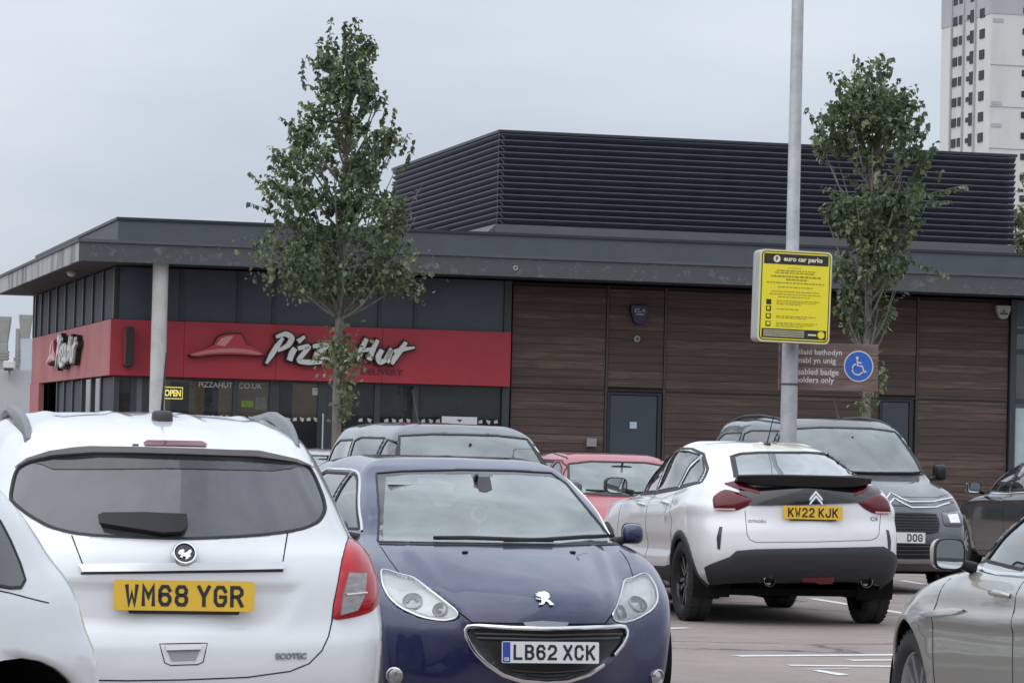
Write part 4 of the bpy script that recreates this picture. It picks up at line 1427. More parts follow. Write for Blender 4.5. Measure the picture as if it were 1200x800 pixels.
# ------------------------------------------------------------------ slate grey people carrier facing the camera
def grey_carrier():
    h = R(284)
    c = Car('parked_car', 'slate grey people carrier with roof rails, parked behind the lamp post', car_loc(1058, 34.9, h, 2.2), h, RINGS_MPV, GREY2, 'cars parked in the car park', sub=(4, 4, 4, 4, 10, 10, 10, 10, 10, 10, 10, 8))
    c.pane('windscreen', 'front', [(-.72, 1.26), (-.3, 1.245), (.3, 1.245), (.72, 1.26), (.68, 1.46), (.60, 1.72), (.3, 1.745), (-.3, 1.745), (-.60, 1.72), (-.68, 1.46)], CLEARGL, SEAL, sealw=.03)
    c.patch('camera_pod', 'front', [(-.09, 1.74), (.09, 1.74), (.08, 1.62), (.04, 1.58), (-.04, 1.58), (-.08, 1.62)], BLKP, off=-.008, thick=.02)
    for poly in ([(.92, 1.25), (.28, 1.22), (.26, 1.68), (.46, 1.66), (.70, 1.46)], [(.18, 1.22), (-.75, 1.24), (-.78, 1.66), (-.6, 1.695), (.16, 1.695)], [(-.86, 1.26), (-1.65, 1.30), (-1.72, 1.42), (-1.66, 1.60), (-1.5, 1.66), (-.9, 1.67)]):
        c.pane('side_window', 'left', poly, SIDEGL, SEAL, mirror=True)
    c.pane('rear_window', 'rear', [(-.68, 1.15), (.68, 1.15), (.6, 1.6), (-.6, 1.6)], DARKGL, SEAL)
    # chevron chrome band along the nose
    for z0, k in ((.965, 1.0), (.91, .9)):
        c.strip('nose_chrome', 'front', [(-.80 * k, z0 + .05), (-.5, z0 + .005), (-.16, z0 + .0), (-.08, z0 + .035), (0, z0 + .09), (.08, z0 + .035), (.16, z0), (.5, z0 + .005), (.80 * k, z0 + .05)], .019, .010, CHROME, off=.004)
    c.strip('nose_black', 'front', [(-.78, .975), (-.5, .937), (-.16, .933), (.16, .933), (.5, .937), (.78, .975)], .03, .004, GLOSSB)
    c.patch('headlamp', 'front', [(.56, .85), (.82, .88), (.86, .83), (.84, .74), (.80, .715), (.60, .715), (.56, .75)], mat('smoked_lamp', (.10, .10, .11), .15, metal=.3, coat=1.0), off=.006, dome=.02, res=.025, mirror=True)
    c.patch('lamp_eye', 'front', [(.62, .83), (.76, .84), (.77, .75), (.64, .75)], mat('lamp_bright', (.86, .87, .88), .3, metal=.25, var=.12, vscale=7), off=.028, res=.02, mirror=True, thick=.01)
    c.patch('upper_grille', 'front', [(-.44, .86), (.44, .86), (.50, .82), (.50, .70), (.44, .65), (.3, .63), (-.3, .63), (-.44, .65), (-.50, .70), (-.50, .82)], mat('grille_black', (.008, .008, .009), .5), off=.004, smoothpoly=1)
    for k in range(7):
        z = .66 + .03 * k
        c.strip('grille_bar', 'front', [(-.47, z), (.47, z)], .010, .01, mat('grille_grey', (.045, .047, .05), .35), off=.006)
    c.patch('lower_grille', 'front', [(-.78, .53), (.78, .53), (.74, .40), (.5, .36), (-.5, .36), (-.74, .40)], mat('grille_black', (.008, .008, .009), .5), off=.006)
    c.strip('bumper_blade', 'front', [(-.82, .395), (-.5, .355), (.5, .355), (.82, .395)], .055, .02, mat('bumper_silver', (.28, .285, .29), .4, metal=.5), off=.008)
    for z in (.43, .47, .51):
        c.strip('grille_bar', 'front', [(-.74, z), (.74, z)], .012, .01, mat('grille_grey', (.045, .047, .05), .35), off=.008)
    c.plate('front', 0, .60, 'DOG', WPLATE, rear=False, off=.02, right=True)
    c.strip('wiper', 'front', [(-.55, 1.255), (0, 1.245), (.3, 1.25)], .03, .02, BLKP, off=.012, taper=True)
    c.strip('wiper', 'front', [(.1, 1.245), (.55, 1.255), (.68, 1.265)], .03, .02, BLKP, off=.012, taper=True)
    c.seam('front', [(-.80, 1.06), (-.6, 1.02), (.6, 1.02), (.80, 1.06)])
    for s in (1, -1):
        b = MB()
        pts = []
        for i in range(16):
            x = -1.75 + 2.0 * i / 15
            hh = c.bvh.ray_cast(Vector((x, s * .60, 4)), Vector((0, 0, -1)))[0]
            pts.append(hh + Vector((0, 0, .04 * min(1, min(i, 15 - i) / 3) - .004)))
        b.tube(pts, .018, 8)
        b.build('roof_rail', BLKP, c.root, smooth=50)
    c.patch('roof_glass', 'top', [(-1.5, -.42), (.05, -.42), (.05, .42), (-1.5, .42)], GLOSSB, off=.003, res=.08)
    b = MB()
    p = c.bvh.ray_cast(Vector((.2, .0, 4)), Vector((0, 0, -1)))[0]
    b.tube([p + Vector((0, 0, -.01)), p + Vector((-.06, 0, .05)), p + Vector((-.2, 0, .25))], [.022, .012, .003], 8)
    b.build('aerial', BLKP, c.root, smooth=50)
    c.arches(1.38, -1.38, .37, .34, lip=CLAD, lipw=.06)
    c.wheels(1.38, -1.38, .80, r=.335)
    c.wing_mirror(.86, 1.28, .94, shell=BLKP, size=(.10, .06, .09))
    c.handle(.2, 1.0, GREY2)
    c.floor(-1.7, 1.6, .7)
    c.cabin(1.2, 1.215, seatx=.1, rearx=-.8, w_=.72, belt=1.2, col_=mat('pale_seat_cloth', (.11, .11, .115), .95, var=.3, vscale=50))
    c.inner_mirror(.6, 1.58)
    c.done()

# ------------------------------------------------------------------ cars of a simpler kind
def hatch(label, loc, heading, paint, scale, rings=RINGS_HATCH, trimc=CHROME, mirrors=True, wheel=True, handle=True, rear_plate=None, glass=SIDEGL, extras=None, screens=CLEARGL, name='parked_car', clothcol=None, msize=(.08, .095, .07), fold=0.0, tail=True, archr=.365):
    sx, sy, sz = scale
    c = Car(name, label, loc, heading, rings, paint, 'cars parked in the car park', sub=(5, 5, 5, 6, 10, 10, 10, 10, 8, 8, 8, 8), scale=scale)
    suv = rings is RINGS_SUV
    def S(pl):
        return [(a * sx, b * sz) for a, b in pl]
    def Fv(pl):
        return [(a * sy, b * sz) for a, b in pl]
    mpv = rings is RINGS_MPV
    if mpv:
        ds = ([(.92, 1.25), (.28, 1.22), (.26, 1.68), (.46, 1.66), (.70, 1.46)], [(.18, 1.22), (-.75, 1.24), (-.78, 1.66), (-.6, 1.695), (.16, 1.695)], [(-.86, 1.26), (-1.65, 1.30), (-1.72, 1.42), (-1.66, 1.60), (-1.5, 1.66), (-.9, 1.67)])
        ws = [(-.72, 1.26), (-.3, 1.245), (.3, 1.245), (.72, 1.26), (.68, 1.46), (.60, 1.72), (.3, 1.745), (-.3, 1.745), (-.60, 1.72), (-.68, 1.46)]
        rw = [(-.68, 1.22), (.68, 1.22), (.6, 1.64), (-.6, 1.64)]
    elif suv:
        ds = ([(.62, 1.06), (-.30, 1.06), (-.32, 1.41), (.16, 1.38), (.50, 1.16)], [(-.38, 1.06), (-1.25, 1.09), (-1.20, 1.39), (-.7, 1.42), (-.40, 1.41)], [(-1.32, 1.10), (-1.72, 1.13), (-1.58, 1.34), (-1.28, 1.38)])
        ws = [(-.62, 1.12), (-.3, 1.10), (.3, 1.10), (.62, 1.12), (.58, 1.3), (.52, 1.43), (.3, 1.46), (-.3, 1.46), (-.52, 1.43), (-.58, 1.3)]
        rw = [(-.66, 1.12), (.66, 1.12), (.6, 1.36), (.5, 1.42), (-.5, 1.42), (-.6, 1.36)]
    else:
        ds = ([(.60, .98), (.02, .965), (-.06, 1.0), (-.08, 1.295), (.02, 1.29), (.20, 1.235), (.44, 1.10)], [(-.14, .98), (-.75, 1.0), (-.80, 1.27), (-.6, 1.295), (-.14, 1.295)], [(-.85, 1.01), (-1.16, 1.05), (-1.24, 1.11), (-1.10, 1.19), (-.88, 1.25)])
        ws = [(-.67, 1.0), (-.3, .98), (.3, .98), (.67, 1.0), (.62, 1.14), (.54, 1.28), (.3, 1.31), (-.3, 1.31), (-.54, 1.28), (-.62, 1.14)]
        rw = [(-.62, 1.05), (.62, 1.05), (.54, 1.25), (.46, 1.29), (-.46, 1.29), (-.54, 1.25)]
    for d in ds:
        c.pane('side_window', 'left', S(d), glass, SEAL, mirror=True)
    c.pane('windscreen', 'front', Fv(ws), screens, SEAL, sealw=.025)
    c.pane('rear_window', 'rear', Fv(rw), DARKGL, SEAL, sealw=.025)
    zb = 1.20 if mpv else 1.05 if suv else .955
    ax = (1.38, -1.38) if mpv else (1.28, -1.28) if suv else (1.22, -1.32)
    if extras:
        extras(c, S, Fv)
    c.arches(ax[0] * sx, ax[1] * sx, archr * sz, .33, lip=None)
    if wheel:
        c.wheels(ax[0] * sx, ax[1] * sx, (.78 if mpv else .755 if suv else .735) * sy, r=.325)
    if mirrors:
        c.wing_mirror(.60 * sx, (zb + .05) * sz, .93 * sy + .03 - fold, shell=paint, size=msize)
    if handle:
        c.handle(.05 * sx, (zb - .10) * sz, paint)
        c.handle(-.85 * sx, (zb - .07) * sz, paint)
    c.seam('left', S([(-.10, zb), (-.11, .7), (-.10, .4), (-.05, .26), (.74, .24), (.79, .36), (.81, .5), (.81, .65), (.79, .78), (.75, zb - .04)]), mirror=True)
    c.seam('left', S([(-.82, zb + .04), (-.90, .86), (-.93, .74), (-.91, .6), (-.85, .45), (-.78, .33), (-.72, .27), (-.05, .26)]), mirror=True)
    c.strip('wiper', 'front', Fv([(-.5, zb + .06), (0, zb + .045), (.2, zb + .05)]), .025, .015, BLKP, off=.01, taper=True)
    lz = (.80 if suv or mpv else .66)
    c.patch('headlamp', 'front', Fv([(.45, lz), (.62, lz + .08), (.76, lz + .13), (.82, lz + .10), (.80, lz + .0), (.66, lz - .05), (.5, lz - .04)]), mat('lamp_reflector', (.52, .53, .55), .2, metal=.6, coat=1.0, var=.14, vscale=9), off=.004, dome=.015, res=.03, mirror=True)
    c.patch('grille', 'front', Fv([(-.42, lz - .02), (.42, lz - .02), (.36, lz - .14), (-.36, lz - .14)]), mat('grille_black', (.008, .008, .009), .5), off=.004)
    c.patch('lower_grille', 'front', Fv([(-.55, .38), (.55, .38), (.5, .28), (-.5, .28)]), mat('grille_black', (.008, .008, .009), .5), off=.004)
    if tail:
        c.patch('tail_lamp', 'rear', Fv([(.55, .88), (.76, .95), (.82, .90), (.80, .72), (.6, .74)]), REDL, off=.004, dome=.015, res=.03, mirror=True)
    c.seam('rear', Fv([(-.56, 1.0), (-.55, .62), (-.5, .58), (.5, .58), (.55, .62), (.56, 1.0)]))
    c.floor(-1.45 * sx, 1.45 * sx, .66 * sy)
    c.cabin((1.2 if mpv else 1.0) * sx, (1.215 if mpv else 1.08 if suv else .955) * sz, seatx=0, rearx=-.85, w_=.62 * sy, belt=(1.22 if mpv else 1.12 if suv else 1.02) * sz, shelf=(-1.7, -1.1, (1.15 if mpv else 1.05 if suv else .97) * sz), col_=clothcol)
    c.inner_mirror((.6 if mpv else .33) * sx, (1.58 if mpv else 1.35 if suv else 1.24) * sz)
    return c

def red_car():
    def ex(c, S, Fv):
        c.strip('window_trim', 'left', S([(.66, .97), (.46, 1.11), (.22, 1.25), (.03, 1.31), (-.6, 1.31)]), .02, .004, BLKP, mirror=True)
        b = MB()
        b.add([(.86, -.10, .925), (.86, .05, .925), (.80, .05, 1.0), (.80, -.10, 1.0)], [(0, 1, 2, 3)])
        for s in (1, -1):
            c.strip('roof_gutter', 'top', [(-1.2, s * .5), (0.05, s * .5)], .02, .004, BLKP)
    c = hatch('faded red hatchback facing the camera between the blue hatchback and the white fastback', car_loc(724, 33.9, TOWARD, .16), TOWARD, REDP, (.93, .95, 1.01), extras=ex)
    b = MB()
    b.box((.70, -.05, .93), (.705, .04, 1.01))
    b.build('window_sticker', mat('paper_white', (.75, .8, .78), .8), c.root)
    c.done()
def grey_suv():
    def ex(c, S, Fv):
        p = c.bvh.ray_cast(Vector((.1, -.33, 4)), Vector((0, 0, -1)))[0]
        b = MB()
        b.tube([p, p + Vector((-.1, 0, .05)), p + Vector((.45, -.02, -.40)) * 0 + p + Vector((-.35, 0, .3)) - p], [.01, .006, .003], 6)
        b.build('aerial', BLKP, c.root, smooth=50)
    c = hatch('dark grey tall car facing the camera, behind the blue hatchback', car_loc(545, 28.5, TOWARD, .42), TOWARD, GREY, (.95, .94, .885), rings=RINGS_MPV, extras=ex, glass=SIDEGL)
    c.done()
def silver_saloon():
    def ex(c, S, Fv):
        c.strip('window_trim', 'left', S([(.74, .945), (.3, .935), (-.2, .945), (-.75, .975), (-1.2, 1.03)]), .022, .006, CHROME, mirror=True)
        c.strip('window_trim', 'left', S([(.66, .985), (.46, 1.11), (.22, 1.25), (.03, 1.31), (-.6, 1.31)]), .02, .005, CHROME, mirror=True)
        c.patch('pillar_panel', 'left', S([(.74, .955), (.60, .972), (.46, 1.115), (.50, 1.13)]), GLOSSB, off=.003, res=.03, mirror=True)
        c.crease('left', S([(.95, .72), (.2, .735), (-.6, .78), (-1.4, .83)]), .014, .06)
        c.crease('left', S([(.9, .34), (-.7, .36)]), .012, .09)
        c.strip('side_blade', 'left', S([(.93, .725), (.78, .735), (.45, .765)]), .035, .012, SILVER, mirror=True, taper=True)
    c = hatch('champagne silver hatchback cut off by the right edge, its door mirror in view', car_loc(1345, 15.03, R(101), .64), R(101), SILVER, (1.10, 1.045, 1.02), extras=ex, glass=SIDEGL, msize=(.07, .07, .07), fold=.07)
    c.done()
def black_car():
    def ex(c, S, Fv):
        c.strip('window_trim', 'left', S([(.74, .95), (.3, .94), (-.2, .95), (-.75, .98), (-1.2, 1.03)]), .022, .006, CHROME, mirror=True)
        c.strip('window_trim', 'left', S([(.66, .985), (.46, 1.11), (.22, 1.25), (.03, 1.31), (-.6, 1.31), (-.88, 1.265), (-1.1, 1.17)]), .022, .005, CHROME, mirror=True)
    c = hatch('black car with chrome window trim, right of the slate grey people carrier', car_loc(1238, 43.0, AWAY, .3), AWAY, BLACKP, (1.10, 1.045, 1.06), extras=ex)
    c.done()
def left_white():
    h = R(232)
    c = hatch('white car cut off by the left edge, only its rear quarter in view', car_loc(-194, 10.75, h, -1.386), h, WHITE, (1.05, 1.0, 1.06), rings=RINGS_LOW, glass=DARKGL, handle=False, tail=False, mirrors=True, archr=.42)
    c.patch('quarter_window', 'cam', [(-14, 596), (0, 611), (12, 634), (23, 660), (29, 679), (24, 688), (12, 688.5), (-20, 683)], mat('quarter_glass_dark', (.05, .052, .06), .12, coat=1.0), off=.003, thick=.01, res=.03)
    c.strip('quarter_seal', 'cam', [(-14, 596), (0, 611), (12, 634), (23, 660), (29, 679), (24, 688), (12, 688.5), (-20, 683)], .012, .004, SEAL)
    c.seam('cam', [(-20, 688), (10, 694), (40, 702), (57, 706)], width=.004)
    c.done()
def silver_far():
    c = hatch('light silver car mostly hidden between the white crossover and the dark grey car', car_loc(378, 41, TOWARD, 0), TOWARD, LGREY, (1.0, 1.0, .98))
    c.done()
# ------------------------------------------------------------------ ground and markings
def ground_pt(px, py):
    d = pix_dir(px, py)
    return CO + d * (-CO.z / d.z)
def asphalt_mat():
    m = bpy.data.materials.new('asphalt')
    m.use_nodes = True
    nt = m.node_tree
    b = nt.nodes['Principled BSDF']
    b.inputs['Roughness'].default_value = .88
    b.inputs['Specular IOR Level'].default_value = .25
    tcn = nt.nodes.new('ShaderNodeTexCoord')
    n1 = _n(nt, 'ShaderNodeTexNoise', Scale=.5, Detail=6.0, Roughness=.6)
    n2 = _n(nt, 'ShaderNodeTexNoise', Scale=90.0, Detail=3.0, Roughness=.7)
    n3 = _n(nt, 'ShaderNodeTexNoise', Scale=5.0, Detail=5.0, Roughness=.7)
    mixv = nt.nodes.new('ShaderNodeMath')
    mixv.operation = 'MULTIPLY_ADD'
    mixv.inputs[1].default_value = .45
    mix2 = nt.nodes.new('ShaderNodeMath')
    mix2.operation = 'MULTIPLY_ADD'
    mix2.inputs[1].default_value = .35
    mul = nt.nodes.new('ShaderNodeMath')
    mul.operation = 'MULTIPLY'
    mul.inputs[1].default_value = .3
    for n in (n1, n2, n3):
        nt.links.new(tcn.outputs['Object'], n.inputs['Vector'])
    nt.links.new(n3.outputs[0], mul.inputs[0])
    nt.links.new(n2.outputs[0], mix2.inputs[0])
    nt.links.new(mul.outputs[0], mix2.inputs[2])
    nt.links.new(n1.outputs[0], mixv.inputs[0])
    nt.links.new(mix2.outputs[0], mixv.inputs[2])
    rp = nt.nodes.new('ShaderNodeValToRGB')
    rp.color_ramp.elements[0].position, rp.color_ramp.elements[0].color = .38, (.195, .160, .147, 1)
    rp.color_ramp.elements[1].position, rp.color_ramp.elements[1].color = .72, (.33, .277, .257, 1)
    nt.links.new(mixv.outputs[0], rp.inputs[0])
    # oil drips, tyre wear and mended cracks
    n4 = _n(nt, 'ShaderNodeTexNoise', Scale=1.7, Detail=4.0, Roughness=.55)
    vo = nt.nodes.new('ShaderNodeTexVoronoi')
    vo.feature = 'DISTANCE_TO_EDGE'
    vo.inputs['Scale'].default_value = .35
    wv = nt.nodes.new('ShaderNodeMix')
    wv.data_type = 'VECTOR'
    wv.inputs[0].default_value = .25
    nt.links.new(tcn.outputs['Object'], wv.inputs[4])
    nt.links.new(n3.outputs['Color'], wv.inputs[5])
    nt.links.new(wv.outputs[1], vo.inputs['Vector'])
    nt.links.new(tcn.outputs['Object'], n4.inputs['Vector'])
    cr = nt.nodes.new('ShaderNodeMapRange')
    cr.inputs[1].default_value, cr.inputs[2].default_value = .004, .012
    cr.inputs[3].default_value, cr.inputs[4].default_value = .45, 1.0
    nt.links.new(vo.outputs['Distance'], cr.inputs[0])
    oi_ = nt.nodes.new('ShaderNodeMapRange')
    oi_.inputs[1].default_value, oi_.inputs[2].default_value = .62, .74
    oi_.inputs[3].default_value, oi_.inputs[4].default_value = 1.0, .68
    nt.links.new(n4.outputs[0], oi_.inputs[0])
    m1 = nt.nodes.new('ShaderNodeMath')
    m1.operation = 'MULTIPLY'
    nt.links.new(cr.outputs[0], m1.inputs[0])
    nt.links.new(oi_.outputs[0], m1.inputs[1])
    mm = nt.nodes.new('ShaderNodeMix')
    mm.data_type, mm.blend_type = 'RGBA', 'MULTIPLY'
    mm.inputs[0].default_value = 1.0
    nt.links.new(rp.outputs[0], mm.inputs[6])
    nt.links.new(m1.outputs[0], mm.inputs[7])
    nt.links.new(mm.outputs[2], b.inputs['Base Color'])
    bp = nt.nodes.new('ShaderNodeBump')
    bp.inputs['Strength'].default_value = .5
    bp.inputs['Distance'].default_value = .006
    nt.links.new(n2.outputs[0], bp.inputs['Height'])
    nt.links.new(bp.outputs[0], b.inputs['Normal'])
    return m
b = MB()
b.add([(-1500, -1500, 0), (1500, -1500, 0), (1500, 1500, 0), (-1500, 1500, 0)], [(0, 1, 2, 3)])
structure(b.build('ground', asphalt_mat()))
LINE = mat('road_paint', (.62, .62, .60), .8, var=.18, vscale=14)
def mark(p0, p1, width, name='parking_line'):
    a, c = ground_pt(*p0), ground_pt(*p1)
    d = (c - a).normalized()
    s = Vector((-d.y, d.x, 0)) * width / 2
    n = 14
    random.seed(int(p0[0] * 7 + p0[1]))
    vs = []
    for i in range(n + 1):
        p = a + (c - a) * (i / n)
        e = 1 + random.uniform(-.06, .06)
        vs += [p + s * e + Vector((0, 0, .004)), p - s * e + Vector((0, 0, .004))]
    q = MB().add(vs, [(2 * i, 2 * i + 1, 2 * i + 3, 2 * i + 2) for i in range(n)])
    return structure(q.build(name, LINE))
mark((863, 768.5), (1075, 767), .14)
mark((924, 779.5), (1075, 781), .12)
mark((995, 773.5), (1075, 773), .12)
mark((946, 784), (995, 783.5), .04)
mark((950, 701), (1062, 719), .11)
mark((868, 697), (975, 698), .10)
mark((1040, 698), (1092, 698.5), .10)
mark((1056, 680), (1084, 684.5), .11)
mark((780, 736.5), (806, 735.5), .12)
a_ = [ground_pt(951, 785.5), ground_pt(960, 785), ground_pt(996, 790.5), ground_pt(982, 791.2)]
structure(MB().add([p + Vector((0, 0, .004)) for p in a_], [(0, 1, 2, 3)]).build('road_arrow', LINE))

# ------------------------------------------------------------------ restaurant building
A0 = R(14)
BU, BN = Vector((math.cos(A0), math.sin(A0), 0)), Vector((-math.sin(A0), math.cos(A0), 0))
B0 = at(134, 420, 58.3)
B0.z = 0
def fac(px, py, v=0.0):
    d = pix_dir(px, py)
    p = CO + d * ((v - (CO - B0).dot(BN)) / d.dot(BN))
    return ((p - B0).dot(BU), p.z)
def sidew(px, py, u=0.0):
    d = pix_dir(px, py)
    p = CO + d * ((u - (CO - B0).dot(BU)) / d.dot(BU))
    return ((p - B0).dot(BN), p.z)
SLATE = mat('slate_cladding', (.046, .062, .086), .4, var=.1, vscale=2, coat=.1)
SLATE2 = mat('slate_trim', (.022, .026, .034), .45)
GREYPAN = mat('side_glazing_panel', (.075, .082, .095), .6, spec=.12, var=.15, vscale=.8)
FASC = mat('stained_fascia', (.072, .078, .086), .8, color2=(.22, .225, .20), vscale=7.0, cov=(.54, .84), bump=.3, bscale=30, stretch=(1, 1, 1.2))
FASC_W = mat('weathered_side_fascia', (.36, .37, .37), .8, color2=(.05, .052, .05), vscale=2.6, cov=(.46, .76), stretch=(1, .55, .22), bump=.3, bscale=30)
PARA = mat('parapet_grey', (.078, .086, .102), .6, var=.12, vscale=1.2)
SOFF = mat('soffit_dark', (.05, .05, .055), .8, var=.15, vscale=3)
REDB = mat('red_fascia', (.36, .026, .042), .42, var=.06, vscale=.8)
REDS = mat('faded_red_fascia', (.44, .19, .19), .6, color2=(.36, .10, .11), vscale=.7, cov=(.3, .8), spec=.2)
LOUV = mat('louvre_metal', (.080, .090, .115), .45, metal=.15, var=.1, vscale=3)
MULL = mat('mullion_grey', (.035, .044, .05), .45)
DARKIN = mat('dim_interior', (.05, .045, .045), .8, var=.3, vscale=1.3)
SHOPGL = glass_mat('shop_glass', (.62, .68, .68), film=.05, filmcol=(.4, .43, .45))
GREYMET = mat('galvanised_steel', (.36, .37, .38), .5, metal=.35, var=.16, vscale=9)

bld = empty('restaurant_building', B0, A0)
tag(bld, 'low dark restaurant building with red sign band, timber cladding and louvred roof screen', 'building')
UE = fac(1200, 400)[0] + 2.5
VD = sidew(40, 400)[0]
OF, OS = 1.5, .84
ZS = fac(89, 305, -OF)[1]
ZF = fac(89, 280, -OF)[1]
ZP = fac(133, 254)[1]
ZR1 = fac(129, 374)[1]
ZR0 = fac(129, 439.5)[1]
UR = fac(596, 420)[0]
UT = fac(1184, 420)[0]
# core walls behind the skins
b = MB()
b.box((UR + .05, .10, 0), (UE, VD, ZS - .01))
b.box((.3, 8.0, 0), (UR + .05, VD, ZS - .01))
b.box((.3, .3, ZR1 - .2), (UR + .05, 8.0, ZS - .01))
b.build('core_wall', SLATE2, bld)
# roof slab with overhang
b = MB()
b.box((-OS, -OF, ZS), (UE, -OF + .05, ZF - .04))
b.build('front_fascia', FASC, bld)
b = MB()
b.box((-OS, -OF + .05, ZS), (-OS + .05, VD + OS, ZF - .04))
b.build('side_fascia', FASC_W, bld)
b = MB()
b.box((-OS + .05, -OF + .05, ZS + .03), (UE, VD + OS, ZS + .09))
b.build('soffit', SOFF, bld)
b = MB()
b.box((-OS - .03, -OF - .03, ZF - .04), (UE, -OF + .12, ZF + .012))
b.box((-OS - .03, -OF + .12, ZF - .04), (-OS + .12, VD + OS, ZF + .012))
b.box((-OS + .12, -OF + .12, ZF - .035), (UE, VD + OS, ZF))
b.build('roof', PARA, bld)
b = MB()
b.box((0, 0, ZF + .002), (UE, .25, ZP - .05))
b.box((0, .25, ZF + .002), (.25, VD, ZP - .05))
b.build('parapet', PARA, bld)
b = MB()
b.box((-.03, -.03, ZP - .05), (UE, .30, ZP))
b.box((-.03, .30, ZP - .05), (.30, VD, ZP))
b.build('parapet_coping', SLATE2, bld)
# fascia drip marks: lichen tufts and a vent ring
u, z = fac(604, 314, -OF)
MB().lathe([(.025, -OF - .012), (.035, -OF - .02), (.042, -OF - .012), (.042, -OF)], 18, 'y', c=(u, 0, z)).build('vent_ring', mat('vent_pale', (.5, .5, .48), .6), bld)

# --- front: slate panels above the red band
jx = [134, 214, 281, 322, 446, 488, 592]
for i in range(len(jx) - 1):
    u0, u1 = fac(jx[i], 350)[0], fac(jx[i + 1], 350)[0]
    MB().box((u0 + .02, .0, ZR1 + .01), (u1 - .02, .06, ZS - .005)).build('slate_panel', SLATE, bld)
    if i:
        MB().box((u0 - .045, -.03, ZR1 + .01), (u0 + .045 - .026, .05, ZS - .006)).build('panel_mullion', MULL, bld)
u0 = fac(592, 350)[0]
MB().box((u0 - .02, -.05, 0.0), (UR + .02, .09, ZS - .006)).build('corner_post', MULL, bld)
# red band, front and side
rj = [-.10] + [fac(q, 410)[0] for q in (214, 322, 446)] + [UR]
for i in range(4):
    MB().box((rj[i] + .002, -.16, ZR0), (rj[i + 1] - .002, -.01, ZR1)).build('red_band', REDB, bld, bevel=.004)
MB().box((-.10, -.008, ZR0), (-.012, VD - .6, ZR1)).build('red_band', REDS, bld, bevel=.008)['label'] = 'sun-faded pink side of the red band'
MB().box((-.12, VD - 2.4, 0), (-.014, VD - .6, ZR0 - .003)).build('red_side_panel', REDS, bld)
# --- shop front glazing
fx = [136, 156, 170, 276, 321, 378, 442, 487, 590]
for i in range(len(fx) - 1):
    u0, u1 = fac(fx[i], 470)[0], fac(fx[i + 1], 470)[0]
    w0 = .05
    if i == 1:
        MB().box((u0 + w0, .02, 0), (u1 - w0, .06, ZR0 - .002)).build('pale_panel', mat('pale_grey_panel', (.16, .18, .2), .4), bld)
    else:
        MB().box((u0 + w0, .03, .08), (u1 - w0, .04, ZR0 - .03)).build('shop_window', SHOPGL, bld)
    ww = .05 if i not in (4, 5) else .085
    MB().box((u0 - ww, -.02, 0), (u0 + ww, .08, ZR0 - .003)).build('mullion', MULL, bld)
MB().box((0, -.012, ZR0 - .04), (UR - .12, .07, ZR0 - .004)).build('transom', MULL, bld)
# door rail and handle
u0 = fac(378, 470)[0]
b = MB()
b.box((u0 + .085, .0, .0), (u0 + .17, .07, ZR0 - .08))
b.box((u0 + .17, .0, 1.02), (fac(442, 470)[0] - .1, .07, 1.08))
b.build('door_frame', MULL, bld)
uh = fac(377.5, 480)[0]
MB().tube([(uh, -.10, .75), (uh, -.10, 1.95)], .018, 8).build('door_handle', mat('steel_bar', (.6, .61, .62), .25, metal=.9), bld, smooth=50)
# --- room behind the glass
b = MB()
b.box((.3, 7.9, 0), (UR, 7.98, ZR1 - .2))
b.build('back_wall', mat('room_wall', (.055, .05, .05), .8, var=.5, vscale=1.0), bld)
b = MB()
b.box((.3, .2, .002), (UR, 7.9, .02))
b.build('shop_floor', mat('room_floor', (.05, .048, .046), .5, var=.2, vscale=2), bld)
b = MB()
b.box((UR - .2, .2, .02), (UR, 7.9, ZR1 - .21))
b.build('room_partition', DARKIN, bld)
cnt = MB()
cnt.box((1.2, 4.0, .02), (6.4, 4.7, 1.05))
cnt.box((1.1, 3.95, 1.05), (6.5, 4.75, 1.10))
cnt.build('counter', mat('counter_red', (.10, .03, .03), .5), bld)
for k in range(3):
    x0 = 1.6 + 1.5 * k
    MB().box((x0, 7.75, 1.9), (x0 + 1.2, 7.85, 2.6)).build('menu_board', mat('menu_board', (.2, .12, .1), .5, emit=(.9, .55, .3), estr=.08, var=.5, vscale=6), bld)
for k in range(4):
    x0 = .9 + 1.6 * k
    MB().box((x0, 2.2, ZR1 - .26), (x0 + .9, 2.5, ZR1 - .23)).build('ceiling_light', mat('shop_light', (.8, .8, .75), .5, emit=(1.0, .9, .72), estr=1.5), bld)
for k, (x0, y0) in enumerate(((2.4, 1.3), (3.9, 1.6), (5.6, 1.2), (6.6, 2.2))):
    t_ = empty('cafe_table', B0 + BU * x0 + BN * y0, A0)
    tag(t_, ('round pale table inside the shop window, left of the shop door', 'round pale table inside the shop, nearest the shop door', 'round pale table inside the shop window, right of the tree trunk', 'round pale table inside the shop, nearest the timber wall')[k], 'table')
    MB().lathe([(.001, .75), (.38, .75), (.38, .72), (.001, .72)], 20, 'z').build('table_top', mat('table_pale', (.34, .30, .26), .5), t_)
    MB().lathe([(.03, .03), (.03, .72)], 10, 'z').build('stem', mat('steel_bar', (.6, .61, .62), .25, metal=.9), t_)
    MB().lathe([(.001, .04), (.22, .03), (.22, .022)], 16, 'z').build('base', mat('steel_bar', (.6, .61, .62), .25, metal=.9), t_)
